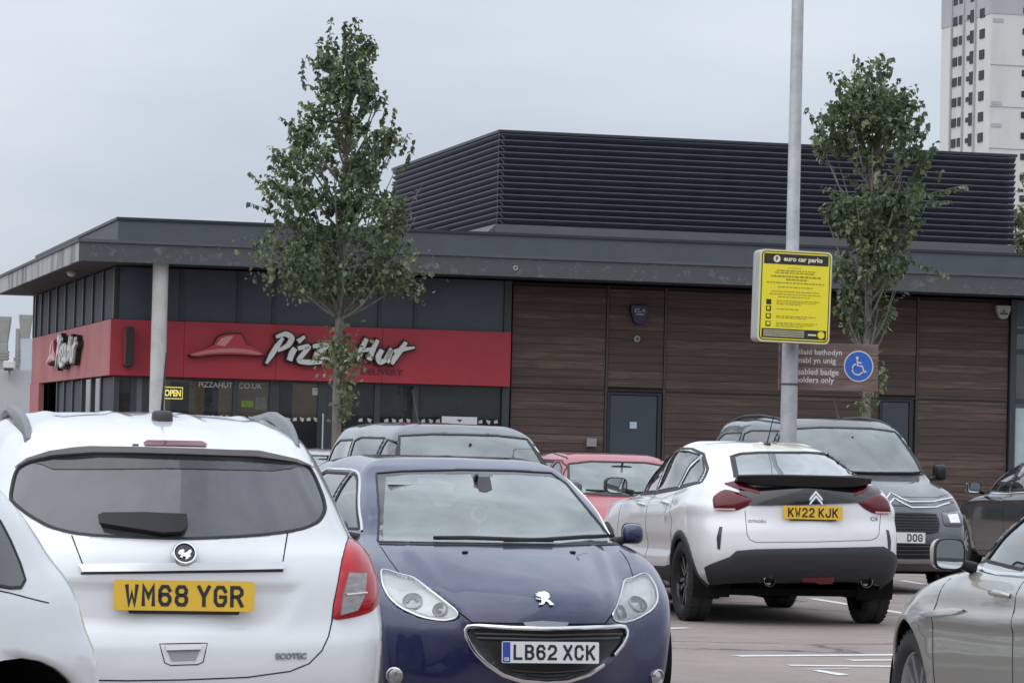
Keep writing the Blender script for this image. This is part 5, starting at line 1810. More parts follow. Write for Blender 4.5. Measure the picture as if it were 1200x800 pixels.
# blinds and posters on the glass
def on_glass(px0, py0, px1, py1, name, m, v=.02, t=.006, parent=None):
    u0, z1 = fac(px0, py0, v)
    u1, z0 = fac(px1, py1, v)
    return MB().box((u0, v - t, z0), (u1, v, z1)).build(name, m, parent or bld)
on_glass(283, 469, 297, 477, 'window_poster', mat('poster_green', (.12, .22, .03), .6, var=.3, vscale=20))
on_glass(299, 465, 312, 480, 'window_poster', mat('poster_grey', (.10, .11, .10), .6, var=.3, vscale=20))
on_glass(366, 454, 376, 463, 'window_poster', mat('poster_pale', (.35, .36, .36), .6, var=.4, vscale=30))
on_glass(200, 447, 221, 490, 'brick_print', mat('brick_print', (.11, .095, .09), .7, var=.35, vscale=9), v=.35)
# rows of slice decals on the panes
DEC = mat('decal_white', (.5, .5, .5), .7)
for (x0, x1, y0) in ((223, 271, 489), (281, 315, 490), (326, 374, 491.5), (418, 438, 492.5), (449, 483, 493), (492, 518, 493.5), (559, 586, 494.5), (137, 152, 487)):
    q = MB()
    n = max(2, int((x1 - x0) / 7.2))
    for k in range(n):
        c, zz = fac(x0 + (x1 - x0) * (k + .5) / n, y0 + (x1 - x0) * 0, .022)
        s, hh = .042, .045
        if k % 2:
            q.add([(c - s, .022, zz + hh), (c + s, .022, zz + hh * .4), (c + s * .4, .022, zz - hh), (c - s * .7, .022, zz - hh * .3)], [(0, 1, 2, 3)])
        else:
            q.add([(c - s, .022, zz - hh * .6), (c + s * .8, .022, zz - hh * .4), (c + s * .5, .022, zz + hh), (c - s, .022, zz + hh * .5)], [(0, 1, 2, 3)])
    o = q.build('slice_decals', DEC, bld)
    o['kind'] = 'stuff'
def fac_text(s, px0, py0, px1, py1, m, name, v=0.0, depth=0.0, bold=0.0, parent=None, shear=0):
    u0, z1 = fac(px0, py0, v)
    u1, z0 = fac(px1, py1, v)
    M = frame(((u0 + u1) / 2, v, (z0 + z1) / 2), (1, 0, 0), (0, 0, 1), (0, -1, 0))
    return text_obj(name, s, u1 - u0, abs(z1 - z0), m, parent or bld, M, bold=bold, depth=depth, shear=shear)
fac_text('PIZZAHUT', 233, 447, 272.5, 454.5, DEC, 'web_lettering', v=.018, bold=.012)
fac_text('.CO.UK', 278, 448.5, 307, 455.5, DEC, 'web_lettering', v=.018)
# OPEN sign: lit tubes in a frame
u0, z1 = fac(190, 452, .2)
u1, z0 = fac(215, 468.5, .2)
op = empty('open_sign', B0 + BU * ((u0 + u1) / 2) + BN * .2 + Vector((0, 0, (z0 + z1) / 2)), A0)
tag(op, 'lit yellow OPEN sign hanging inside the shop window by the white column', 'open sign')
NEON = mat('neon_yellow', (.9, .7, .2), .5, emit=(1.0, .72, .16), estr=2.2)
ww, hh = (u1 - u0) / 2, (z1 - z0) / 2
MB().box((-ww, .02, -hh), (ww, .05, hh)).build('backing', mat('sign_black', (.012, .012, .012), .5), op)
MB().tube([(-ww + .02, 0, -hh + .02), (ww - .02, 0, -hh + .02), (ww - .02, 0, hh - .02), (-ww + .02, 0, hh - .02), (-ww + .02, 0, -hh + .02)], .009, 6).build('border_tube', NEON, op)
text_obj('lettering', 'OPEN', ww * 1.5, hh * 1.0, NEON, op, frame((0, .012, 0), (1, 0, 0), (0, 0, 1), (0, -1, 0)), bold=.03, depth=.01)

# --- side wall: upper panes, lower panes
n = 8
sx_ = [134, 123, 111, 100, 90, 79, 69, 60, 51, 42]
for i in range(len(sx_) - 1):
    v0, v1 = sidew(sx_[i] - .2, 350)[0], sidew(sx_[i + 1], 350)[0]
    v0 = max(v0, .12)
    MB().box((-.012, v0 + .06, ZR1 + .03), (.05, v1 - .06, ZS - .01)).build('side_pane', GREYPAN, bld)
    MB().box((-.05, v1 - .06, ZR1 + .02), (.05, v1 + .06, ZS - .008)).build('side_mullion', MULL, bld)
MB().box((-.04, .0, ZR1 + .02), (.06, .11, ZS - .008)).build('side_mullion', MULL, bld)
lx = [132, 119, 108, 97, 86, 76, 68]
for i in range(len(lx) - 1):
    v0, v1 = sidew(lx[i], 460)[0], sidew(lx[i + 1], 460)[0]
    v0 = max(v0, .1)
    m = SHOPGL if i in (1, 2) else GREYPAN
    MB().box((.01, v0 + .08, .08), (.02, v1 - .08, ZR0 - .02)).build('side_window', m, bld)
    MB().box((-.03, v1 - .08, 0), (.06, v1 + .08, ZR0 - .004)).build('side_mullion', MULL, bld)
MB().box((-.05, VD - .6, 0), (.2, VD - .4, ZS - .01)).build('end_post', SLATE2, bld)
MB().box((-.02, VD - .4, 0), (.28, VD, ZS - .012)).build('side_wall', SLATE2, bld)
# soffit lights
for px, py in ((75, 325),):
    MB().sell((-.45, 3.0, ZS + .0), (.09, .09, .07), 1, 1).build('soffit_lamp', mat('lamp_white', (.6, .6, .58), .4), bld, smooth=60)
# round column
uc, _ = fac(185.5, 420, -1.15)
MB().lathe([(.135, 0), (.135, ZS + .02)], 28, 'z', c=(uc, -1.15, 0)).build('column', mat('column_pale', (.52, .52, .51), .6, color2=(.38, .37, .36), vscale=3, cov=(.45, .8)), bld, smooth=60)

# --- timber cladding, board by board
def timber_mat():
    m = bpy.data.materials.new('stained_timber')
    m.use_nodes = True
    nt = m.node_tree
    b = nt.nodes['Principled BSDF']
    b.inputs['Roughness'].default_value = .75
    tcn = nt.nodes.new('ShaderNodeTexCoord')
    mpn = nt.nodes.new('ShaderNodeMapping')
    mpn.inputs['Scale'].default_value = (.6, 6, 9)
    oi = nt.nodes.new('ShaderNodeObjectInfo')
    add = nt.nodes.new('ShaderNodeVectorMath')
    add.operation = 'ADD'
    nt.links.new(tcn.outputs['Object'], mpn.inputs[0])
    nt.links.new(mpn.outputs[0], add.inputs[0])
    sc_ = nt.nodes.new('ShaderNodeMath')
    sc_.operation = 'MULTIPLY'
    sc_.inputs[1].default_value = 37.0
    nt.links.new(oi.outputs['Random'], sc_.inputs[0])
    nt.links.new(sc_.outputs[0], add.inputs[1])
    nz = _n(nt, 'ShaderNodeTexNoise', Scale=2.2, Detail=7.0, Roughness=.65)
    nt.links.new(add.outputs[0], nz.inputs['Vector'])
    ma = nt.nodes.new('ShaderNodeMath')
    ma.operation = 'MULTIPLY_ADD'
    ma.inputs[1].default_value = .28
    nt.links.new(oi.outputs['Random'], ma.inputs[0])
    nt.links.new(nz.outputs[0], ma.inputs[2])
    rp = nt.nodes.new('ShaderNodeValToRGB')
    rp.color_ramp.elements[0].position, rp.color_ramp.elements[0].color = .38, (.052, .037, .031, 1)
    rp.color_ramp.elements[1].position, rp.color_ramp.elements[1].color = .95, (.165, .112, .086, 1)
    e = rp.color_ramp.elements.new(.68)
    e.color = (.084, .057, .046, 1)
    nt.links.new(ma.outputs[0], rp.inputs[0])
    nt.links.new(rp.outputs[0], b.inputs['Base Color'])
    bp = nt.nodes.new('ShaderNodeBump')
    bp.inputs['Strength'].default_value = .4
    bp.inputs['Distance'].default_value = .01
    nt.links.new(nz.outputs[0], bp.inputs['Height'])
    nt.links.new(bp.outputs[0], b.inputs['Normal'])
    return m
TIM = timber_mat()
clad = MB().box((UR + .06, .05, 0), (UT, .098, ZS - .02)).build('timber_cladding', mat('batten_dark', (.028, .022, .021), .9), bld)
segs = [598, 711, 779, 928, 1075, 1183]
zdoor1 = fac(740, 460)[1]
zdoor2 = fac(1050, 468)[1]
pitch = .148
for i in range(len(segs) - 1):
    u0, u1 = fac(segs[i], 430)[0] + .03, fac(segs[i + 1], 430)[0] - .03
    me = None
    k = 0
    zz = .06
    while zz < ZS - .1:
        skip = (i == 1 and zz < zdoor1 + .02)
        uu1 = u1
        if i == 3 and zz < zdoor2:
            uu1 = fac(1030, 480)[0]
        if not skip:
            L = uu1 - u0
            o = MB().prism([(-.004, 0), (-.004 + .009, pitch - .005), (.034, pitch - .005), (.034, 0)], 0, L, 'yz').build('board', TIM, clad)
            o.location = (u0, .014, zz)
        zz += pitch
        k += 1
for px in segs[1:-1]:
    uu = fac(px, 430)[0]
    MB().box((uu - .02, -.004, .02), (uu + .02, .045, ZS - .03)).build('cladding_trim', mat('trim_brown', (.055, .045, .042), .6), bld)
uu = UT
MB().box((uu - .02, -.06, 0), (uu + .10, .10, ZS - .008)).build('corner_post', MULL, bld)
ztr = fac(650, 455)[1]
MB().box((UR + .08, -.002, ztr - .014), (UT - .03, .012, ztr + .014)).build('cladding_trim', mat('trim_dark', (.02, .018, .018), .7), bld)
# doors
for (p0, p1, zt) in ((712, 774, zdoor1), (1031, 1069, zdoor2)):
    u0, u1 = fac(p0, 480)[0], fac(p1, 480)[0]
    d = MB().box((u0 + .05, -.0, .02), (u1 - .07, .04, zt - .05)).build('service_door', mat('door_slate', (.040, .052, .070), .42, var=.08, vscale=2), bld, bevel=.006)
    f = MB()
    f.box((u0 - .01, -.02, 0), (u0 + .04, .045, zt))
    f.box((u1 - .06, -.02, 0), (u1 + .01, .045, zt))
    f.box((u0 + .04, -.02, zt - .04), (u1 - .06, .045, zt))
    f.build('door_frame', mat('door_frame_dark', (.018, .02, .025), .5), bld)
    if p0 == 712:
        on_glass(738, 494, 746, 502, 'door_sign', mat('door_sign', (.45, .55, .65), .5), v=-.004, t=.006, parent=d)
    ul = u0 + .14
    MB().lathe([(.001, -.06), (.025, -.055), (.03, -.02), (.014, 0)], 14, 'y', c=(ul, 0, 1.02)).build('door_knob', mat('steel_bar', (.6, .61, .62), .25, metal=.9), d, smooth=50)
on_glass(687, 513, 698, 523, 'socket_box', mat('box_grey', (.30, .28, .27), .6), v=-.01, t=.06)
# right end shop window
u0, u1 = UT + .12, UE
MB().box((u0, .03, .1), (u1, .04, ZS - .5)).build('shop_window', SHOPGL, bld)
for zz in (fac(1192, 388)[1], fac(1192, 412)[1], fac(1192, 470)[1]):
    MB().box((u0, -.01, zz - .05), (u1, .06, zz + .05)).build('transom', MULL, bld)
MB().box((u0, -.01, ZS - .5), (u1, .06, ZS - .012)).build('slate_panel', SLATE, bld)
for k, py in enumerate((420, 428, 434)):
    _, zz = fac(1192, py, 1.2)
    MB().box((u0, 1.2, zz), (u1, 1.3, zz + .05)).build('ceiling_light', mat('shop_light_warm', (.8, .8, .7), .5, emit=(1.0, .85, .5), estr=2.0), bld)
on_glass(1187, 478, 1230, 600, 'window_film', mat('window_film', (.42, .52, .52), .6, var=.12, vscale=2), v=.02)

# --- louvred plant screen: each blade a piece of its own
LV = 4.0
ul, zl1 = fac(585.8, 152, LV)
ur, _ = fac(1191, 179, LV)
_, zl0 = fac(585.8, 262, LV)
scr = MB().box((ul + .1, LV + .12, ZF), (ur - .1, LV + 10.0, zl1 - .05)).build('louvre_screen', mat('screen_core', (.014, .015, .018), .8), bld)
nb = 15
dz = (zl1 - .06 - zl0) / nb
for k in range(nb):
    z0 = zl0 + dz * k
    prof = [(.10, z0 + .004), (.006, z0 + dz - .034), (0.0, z0 + dz - .026), (.002, z0 + dz - .012), (.02, z0 + dz - .006), (.115, z0 + .012)]
    o = MB().prism([(LV + a, z) for a, z in prof], ul, ur, 'yz').build('louvre_blade', LOUV, scr)
    # left flank
    o = MB().prism([(ul + a + .0, z) for a, z in prof], LV + .02, LV + 10, 'xz').build('louvre_blade', LOUV, scr)
b = MB()
b.box((ul - .02, LV - .02, zl1 - .055), (ur + .02, LV + .2, zl1))
b.box((ul - .02, LV + .2, zl1 - .055), (ul + .2, LV + 10, zl1))
b.build('screen_coping', SLATE2, scr)
b = MB()
b.prism([(LV - .08, ZF), (LV + .1, ZF), (LV + .1, zl0 - .01), (LV - .02, zl0 - .01)], ul - .05, ur, 'yz')
b.prism([(ul - .25, zl0 - .22), (ul + .1, zl0 - .22), (ul + .1, zl0 - .01), (ul - .02, zl0 - .01)], LV, LV + 10, 'xz')
b.build('screen_flashing', mat('flashing_grey', (.085, .092, .10), .5, var=.1, vscale=2), scr)

# ------------------------------------------------------------------ brush-letter logo, reused on the front and the side
def strokes_px():
    L = {}
    L['P'] = [([(310.5, 426), (316, 417), (323, 406), (330, 396)], [2.0, 5.2, 5.6, 3.2]), ([(322, 395), (333, 391.5), (340, 396), (336, 404.5), (324, 411)], [3.4, 5.4, 6.2, 5.4, 3.0])]
    L['i'] = [([(344, 408), (340.5, 414), (337.5, 422.5)], [5.4, 6.4, 5.6]), ([(347.5, 400.5), (355.5, 394.5)], [5.6, 3.0])]
    L['z'] = [([(347.5, 408.5), (360, 406.5), (348.5, 422), (360, 424.5), (377.5, 424.5)], [4.2, 5.2, 5.0, 5.6, 2.6])]
    L['z2'] = [([(365, 406), (382, 404.5), (368, 417.5), (385, 419.5)], [4.2, 5.2, 4.6, 3.6])]
    L['a'] = [([(402, 408), (394, 407), (388.5, 414), (390, 421), (397, 419), (402.5, 409), (400, 422), (405, 421)], [3.4, 5, 5.4, 5, 4.4, 4.6, 4.6, 2.4])]
    L['H'] = [([(428, 397), (421, 411), (417.5, 423)], [4.4, 5.8, 4.6]), ([(441, 398.5), (435, 410), (430.5, 422)], [3.6, 5.6, 5.2]), ([(419, 411.5), (438, 408.5)], [4.0, 3.6])]
    L['u'] = [([(446, 410), (441.5, 418), (443.5, 424.5), (450, 421.5), (456.5, 410), (452.5, 421), (454.5, 425)], [5, 6, 5.2, 4.6, 5.2, 5.2, 3.4])]
    L['t'] = [([(474, 401), (467, 411), (460, 421), (457.5, 427)], [3.6, 5.8, 5.6, 2.4]), ([(459.5, 412), (470, 409.5), (484, 407.2)], [3.6, 4.8, 1.8])]
    return L
HAT = [(220.6, 415), (228, 412), (240, 408.5), (249, 404.5), (254.4, 395.3), (262, 392.4), (272, 391.5), (281, 392.2), (284.3, 398), (287, 403.8), (296, 407.5), (305, 412.2), (308, 415.5), (300, 416.8), (290, 416), (272, 415.2), (256, 415.3), (240, 416.4), (231.5, 418), (223, 417.2)]
BRIM = [(222, 415.2), (240, 410.8), (256, 408.6), (274, 408.2), (292, 410), (306, 414.8), (300, 415.6), (288, 414.2), (272, 413.2), (256, 413.4), (240, 414.6), (231, 416.4), (224, 416.4)]
CROWN = [(252, 404), (257.5, 397), (263.5, 394.2), (272, 393.6), (269, 398), (262, 406)]
def logo(root, to2d, M):
    "to2d: photo pixel -> metres on the wall, M: wall frame (x along, y up, z out)"
    WHT = mat('sign_white', (.60, .60, .58), .5)
    BLK = mat('sign_black', (.012, .012, .012), .5)
    def ribbon(pts, ws, grow, z0, z1, name, m):
        P = np.array([to2d(*p) for p in pts])
        k = (to2d(pts[0][0] + 10, pts[0][1])[0] - to2d(*pts[0])[0]) / 10
        W = np.array(ws) * 1.1 * k / 2 + grow
        # smooth resample
        n = len(P)
        t = np.arange(n)
        tt = np.linspace(0, n - 1, (n - 1) * 7 + 1)
        Q = np.zeros((len(tt), 2))
        for j, s in enumerate(tt):
            i = min(int(s), n - 2)
            f = s - i
            p0, p1, p2, p3 = P[max(i - 1, 0)], P[i], P[i + 1], P[min(i + 2, n - 1)]
            tg = .35
            m1, m2 = (p2 - p0) * tg, (p3 - p1) * tg
            Q[j] = (2 * f**3 - 3 * f**2 + 1) * p1 + (f**3 - 2 * f**2 + f) * m1 + (-2 * f**3 + 3 * f**2) * p2 + (f**3 - f**2) * m2
        Wd = np.interp(tt, t, W)
        T = np.gradient(Q, axis=0)
        T /= np.maximum(np.linalg.norm(T, axis=1, keepdims=True), 1e-6)
        Nn = np.stack([-T[:, 1], T[:, 0]], 1)
        if grow:
            Q[0] -= T[0] * grow
            Q[-1] += T[-1] * grow
        A, Bq = Q + Nn * Wd[:, None], Q - Nn * Wd[:, None]
        k = len(Q)
        vs = [M @ Vector((p[0], p[1], z1)) for p in A] + [M @ Vector((p[0], p[1], z1)) for p in Bq] + [M @ Vector((p[0], p[1], z0)) for p in A] + [M @ Vector((p[0], p[1], z0)) for p in Bq]
        fs = []
        for i in range(k - 1):
            fs += [(i, i + 1, k + i + 1, k + i), (i, 2 * k + i, 2 * k + i + 1, i + 1), (k + i, k + i + 1, 3 * k + i + 1, 3 * k + i)]
        fs += [(0, k, 3 * k, 2 * k), (k - 1, 3 * k - 1, 4 * k - 1, 2 * k - 1)]
        return vs, fs
    off = 0
    for nm, ss in strokes_px().items():
        bm_, bs_ = MB(), MB()
        for q, (pts, ws) in enumerate(ss):
            bm_.add(*ribbon(pts, ws, 0, .10, .152 + .002 * q, nm, WHT))
            bs_.add(*ribbon(pts, ws, .028, 0, .10 + .002 * q + off, nm, BLK))
        off = (off + .004) % .012
        l = bm_.build('letter', WHT, root, fix=False)
        bs_.build('letter_backing', BLK, l, fix=False)
    h2 = [to2d(*p) for p in HAT]
    c = np.mean(h2, axis=0)
    emblem('hat_backing', [[tuple(c + (np.array(p) - c) * np.array([1.035, 1.13])) for p in h2]], BLK, root, M, depth=.09)
    hb = emblem('hat', [h2], mat('hat_red', (.40, .03, .045), .4, coat=.4), root, M, depth=.14)
    emblem('hat_brim', [[to2d(*p) for p in BRIM]], mat('hat_brim_red', (.50, .17, .17), .4, coat=.4), hb, M, depth=.152)
    emblem('hat_highlight', [[to2d(*p) for p in CROWN]], mat('hat_light_red', (.52, .24, .22), .4, coat=.4), hb, M, depth=.150)
sg = empty('shop_sign', B0, A0)
tag(sg, 'red hat emblem and white brush lettering on the front red band', 'shop sign', None)
fr = frame((0, -.16, 0), (1, 0, 0), (0, 0, 1), (0, -1, 0))
logo(sg, lambda px, py: fac(px, py, -.16), fr)
fac_text('DELIVERY', 423, 431.5, 472, 440, mat('dark_red_letter', (.10, .012, .02), .5), 'small_lettering', v=-.163, depth=.01, bold=.02, parent=sg)
# the same logo on the side band, seen edge on
va, vb = sidew(98, 400, -.1)[0], sidew(63, 400, -.1)[0]
ua, ub = fac(220, 400, -.16)[0], fac(484, 400, -.16)[0]
zc_f = fac(350, 408, -.16)[1]
zc_s = sidew(80, 411, -.1)[1]
kk = (vb - va) / (ub - ua)
sg2 = empty('shop_sign', B0, A0)
tag(sg2, 'black-edged white lettering on the faded side of the red band', 'shop sign')
def to_side(px, py):
    u, z = fac(px, py, -.16)
    return ((u - ua) * kk, zc_s + (z - zc_f) * 1.12)
logo(sg2, to_side, frame((-.10, vb, 0), (0, -1, 0), (0, 0, 1), (-1, 0, 0)))
# black projecting box sign near the corner
u0, z1 = fac(140, 383, -.16)
u1, z0 = fac(153.5, 430, -.16)
ps = empty('projecting_sign', B0 + BU * u1 + BN * -.16 + Vector((0, 0, z0)), A0)
tag(ps, 'narrow black box sign fixed upright near the corner of the red band', 'sign')
MB().box((-.14, -.34, 0), (0, -.001, z1 - z0)).build('box', mat('sign_black', (.012, .012, .012), .5), ps, bevel=.01)
MB().box((-.148, -.31, .04), (-.142, -.03, z1 - z0 - .04)).build('face', mat('sign_face_red', (.16, .03, .035), .5, var=.4, vscale=6), ps)
# alarm bells
def alarm(px, py, w_, h_, m, label, lm, txt):
    u, z = fac(px, py, -.0)
    r = empty('alarm_box', B0 + BU * u + Vector((0, 0, z)), A0)
    tag(r, label, 'alarm box')
    pl = [(-w_ / 2, h_ / 2), (w_ / 2, h_ / 2), (w_ / 2 * 1.02, h_ * .15), (w_ * .28, -h_ * .42), (0, -h_ / 2), (-w_ * .28, -h_ * .42), (-w_ / 2 * 1.02, h_ * .15)]
    MB().prism(pl, -.10, .0, 'xz').build('housing', m, r, bevel=.012)
    if txt:
        text_obj('lettering', txt, w_ * .62, h_ * .2, lm, r, frame((0, -.1015, h_ * .22), (1, 0, 0), (0, 0, 1), (0, -1, 0)), shear=.2)
        MB().box((-w_ * .22, -.1025, 0), (w_ * .26, -.1005, h_ * .05)).build('strap_line', lm, r)
    else:
        MB().prism([(-w_ * .12, 0), (w_ * .12, 0), (w_ * .1, h_ * .12), (0, h_ * .22), (-w_ * .1, h_ * .12)], -.105, -.1, 'xz').build('emblem', lm, r)
        MB().box((-w_ * .28, -.105, -h_ * .16), (w_ * .28, -.1, -h_ * .05)).build('lens', mat('sign_black', (.012, .012, .012), .5), r)
alarm(748, 369, .33, .36, mat('alarm_navy', (.010, .014, .04), .4), 'dark blue alarm box with white letters high above the service door', mat('alarm_white', (.4, .42, .45), .5), 'ELA')
alarm(1174, 366, .28, .26, mat('alarm_grey', (.42, .42, .41), .45), 'pale grey alarm box high on the timber wall at the right', mat('alarm_mark', (.15, .15, .15), .5), '')
u, z = fac(746, 397)
wl = empty('wall_lamp', B0 + BU * u + Vector((0, 0, z)), A0)
tag(wl, 'small round bulkhead light below the dark blue alarm box', 'wall lamp')
MB().lathe([(.055, 0), (.06, -.03), (.045, -.05), (.035, -.05)], 18, 'y').build('ring', mat('lamp_ring', (.4, .4, .4), .4), wl, smooth=40)
MB().lathe([(.045, -.04), (.001, -.045)], 18, 'y').build('lens', mat('lamp_dark', (.06, .06, .07), .2), wl)
# white board leaning in the window
u0, z1 = fac(518, 487.5, -.4)
u1, z0 = fac(559, 499, -.4)
ab = empty('notice_board', B0 + BU * ((u0 + u1) / 2) + BN * -.4, A0)
tag(ab, 'white notice board standing in front of the shop window, right of the door', 'notice board')
ww = (u1 - u0) / 2
MB().box((-ww, 0, .3), (ww, .03, z1)).build('board', mat('board_white', (.6, .61, .62), .5), ab)
MB().prism([(-.05, z1 - .05), (.05, z1 - .05), (0, z1 - .10)], -.004, 0, 'xz').build('mark', mat('sign_black', (.012, .012, .012), .5), ab)
for s in (-1, 1):
    MB().box((s * ww * .8 - .02, .001, 0), (s * ww * .8 + .02, .025, .3)).build('leg', mat('steel_bar', (.6, .61, .62), .25, metal=.9), ab)

# ------------------------------------------------------------------ tower block far behind
TD = 400.0
T0 = at(1156, 300, TD)
T0.z = 0
tw = empty('tower_block', T0, A0)
tag(tw, 'pale concrete tower block rising behind the roof at the upper right', 'tower block')
def tfront(px, py):
    d = pix_dir(px, py)
    p = CO + d * (((T0 - CO).dot(BN)) / d.dot(BN))
    return (p - T0).dot(BU), p.z
def tside(px, py):
    d = pix_dir(px, py)
    p = CO + d * (((T0 - CO).dot(BU)) / d.dot(BU))
    return (p - T0).dot(BN), p.z
TC = mat('tower_render', (.60, .60, .58), .85, color2=(.46, .46, .45), vscale=.16, cov=(.45, .8), stretch=(1, 1, .6))
TCS = mat('tower_render_side', (.56, .56, .55), .85, color2=(.30, .30, .29), vscale=.2, cov=(.45, .85), stretch=(1, 1, .35))
TGR = mat('tower_crown_grey', (.38, .395, .41), .8, var=.1, vscale=.2)
tl = tside(1102, 100)[0]
zband = tfront(1157, 15.5)[1]
MB().box((.02, .02, 0), (17, tl, zband)).build('wall', TC, tw)
MB().box((-.05, -.05, zband), (17.05, tl + .05, zband + 11)).build('crown', TGR, tw)
st = 24.62 / (FPX / TD)
WIN = mat('tower_window', (.035, .04, .045), .5, spec=.2)
zr0 = tfront(1157, 159)[1]
for r in range(-5, 9):
    zc = zr0 + r * st
    if zc > zband + 9:
        continue
    # string line of the slab
    if r % 2 == 0 and zc < zband:
        MB().box((0, -.06, zc - 1.5), (17, .02, zc - 1.42)).build('slab_line', TGR, tw)
    for (px, ww, hh) in ((1118.7, 1.35, 1.05), (1125.4, 1.35, 1.05), (1134.2, .9, .55), (1138.8, 1.5, 1.5), (1150, 1.5, 1.1)):
        v, _ = tside(px, 100)
        o = MB().box((-.10, v - ww / 2, zc - hh / 2), (.03, v + ww / 2, zc + hh / 2)).build('window', WIN, tw)
    for u in (4.1, 9.3, 14.0):
        MB().box((u - .0, -.10, zc - .2), (u + 1.25, .03, zc + .55)).build('window', WIN, tw)
for px in (1115, 1129, 1142.5):
    v, _ = tside(px, 100)
    MB().box((-.22, v - .16, 0), (.02, v + .16, zband + 9)).build('rib', TGR, tw)
for (py) in (24, 121, 147):
    _, z = tfront(1165, py)
    MB().box((.25, -.05, z - .2), (1.6, .02, z + .25)).build('vent_panel', TGR, tw)

# ------------------------------------------------------------------ works at the far left
WD = 105.0
w0 = at(-900, 470, WD)
w1 = at(60, 470, WD)
ztop = at(10, 433, WD).z
wh = empty('works_building', (w0.x, WD, 0), 0)
tag(wh, 'grey corrugated works building at the left edge behind the restaurant', 'building')
Lw = w1.x - w0.x
q = MB()
nn = int(Lw / .16)
prof = []
for i in range(nn):
    x0 = Lw * i / nn
    d = Lw / nn
    prof += [(x0, 0), (x0 + d * .3, 0), (x0 + d * .5, .05), (x0 + d * .8, .05)]
prof += [(Lw, .05), (Lw, 1.0), (0, 1.0)]
q.prism(prof, 0, ztop - 1.4, 'xy')
q.build('corrugated_wall', mat('corrugated_grey', (.30, .30, .285), .7, var=.15, vscale=.8), wh)
MB().box((-.1, .1, ztop - 1.4), (Lw + .1, 8, ztop)).build('wall', mat('works_wall', (.42, .43, .43), .8, var=.12, vscale=.6), wh)
MB().box((-.2, -.05, ztop - 2.3), (Lw + .2, -.01, ztop - 2.22)).build('rail', GREYMET, wh)
STK = mat('duct_metal', (.33, .33, .31), .55, metal=.3, color2=(.20, .19, .17), vscale=.9, cov=(.4, .8))
def duct(px, py0, py1, wpx, flare, name, label):
    p = at(px, 470, WD + 4)
    k = (WD + 4) / FPX
    z0, z1 = at(px, py1, WD + 4).z, at(px, py0, WD + 4).z
    r = empty(name, (p.x, WD + 4, 0))
    tag(r, label, 'duct')
    w_ = wpx * k / 2
    MB().box((-w_, -w_, ztop - .3), (w_, w_, z1 - (.9 if flare else 0))).build('shaft', STK, r)
    if flare:
        f = w_ * 1.55
        q = MB()
        vs = []
        for (e, z) in ((w_, z1 - .9), (w_ * .96, z1 - .88), (f, z1 - .12), (f, z1)):
            vs += [(-e, -e, z), (e, -e, z), (e, e, z), (-e, e, z)]
        q.add(vs, [(4 * i + j, 4 * i + (j + 1) % 4, 4 * i + 4 + (j + 1) % 4, 4 * i + 4 + j) for i in range(3) for j in range(4)] + [(12, 13, 14, 15)])
        q.build('cowl', STK, r)
    for z in np.linspace(ztop + .4, z1 - 1.2, 3):
        MB().box((-w_ - .04, -w_ - .04, z), (w_ + .04, w_ + .04, z + .08)).build('flange', STK, r)
duct(2, 371, 440, 10, True, 'extract_duct', 'flared extract duct at the very left edge of the works roof')
duct(27.5, 369, 440, 9, True, 'extract_duct', 'flared extract duct standing beside the restaurant wall')
duct(19, 385, 440, 5, False, 'extract_duct', 'plain square duct between the two flared ducts')
k = (WD + 3) / FPX
p0, p1 = at(24, 432, WD + 3), at(40, 397, WD + 3)
tk = MB().box((p0.x, WD + 3, ztop), (p1.x + .6, WD + 4.4, p1.z)).build('roof_tank', mat('tank_pale', (.42, .45, .48), .6, var=.08, vscale=.5))
tag(tk, 'pale square tank on the works roof behind the flared duct', 'tank')
p0, p1 = at(4, 431, WD - .5), at(16, 423, WD - .5)
fl = empty('flood_light', (p0.x, WD - .3, p0.z))
tag(fl, 'small white floodlight on the edge of the works roof', 'floodlight')
MB().box((0, -.25, 0), (p1.x - p0.x, .2, p1.z - p0.z)).build('housing', mat('lamp_white', (.6, .6, .58), .4), fl, bevel=.02)
MB().box((.02, -.2, -.08), (p1.x - p0.x - .02, .15, -.001)).build('lens', mat('lamp_dark', (.06, .06, .07), .2), fl)
MB().box((.1, .2, -.4), (.16, .28, .1)).build('bracket', GREYMET, fl)
p0, p1 = at(6.5, 489.5, WD - .2), at(15.5, 480, WD - .2)
cs = empty('wall_notice', (p0.x, WD - .06, p0.z))
tag(cs, 'small white notice with a black camera symbol on the corrugated wall', 'notice')
ww, hh = p1.x - p0.x, p1.z - p0.z
MB().box((0, -.02, 0), (ww, .05, hh)).build('plate', mat('board_white', (.6, .61, .62), .5), cs)
MB().lathe([(hh * .16, -.024), (hh * .3, -.026), (hh * .3, -.02)], 18, 'y', c=(ww / 2, 0, hh * .42)).build('symbol', mat('sign_black', (.012, .012, .012), .5), cs)
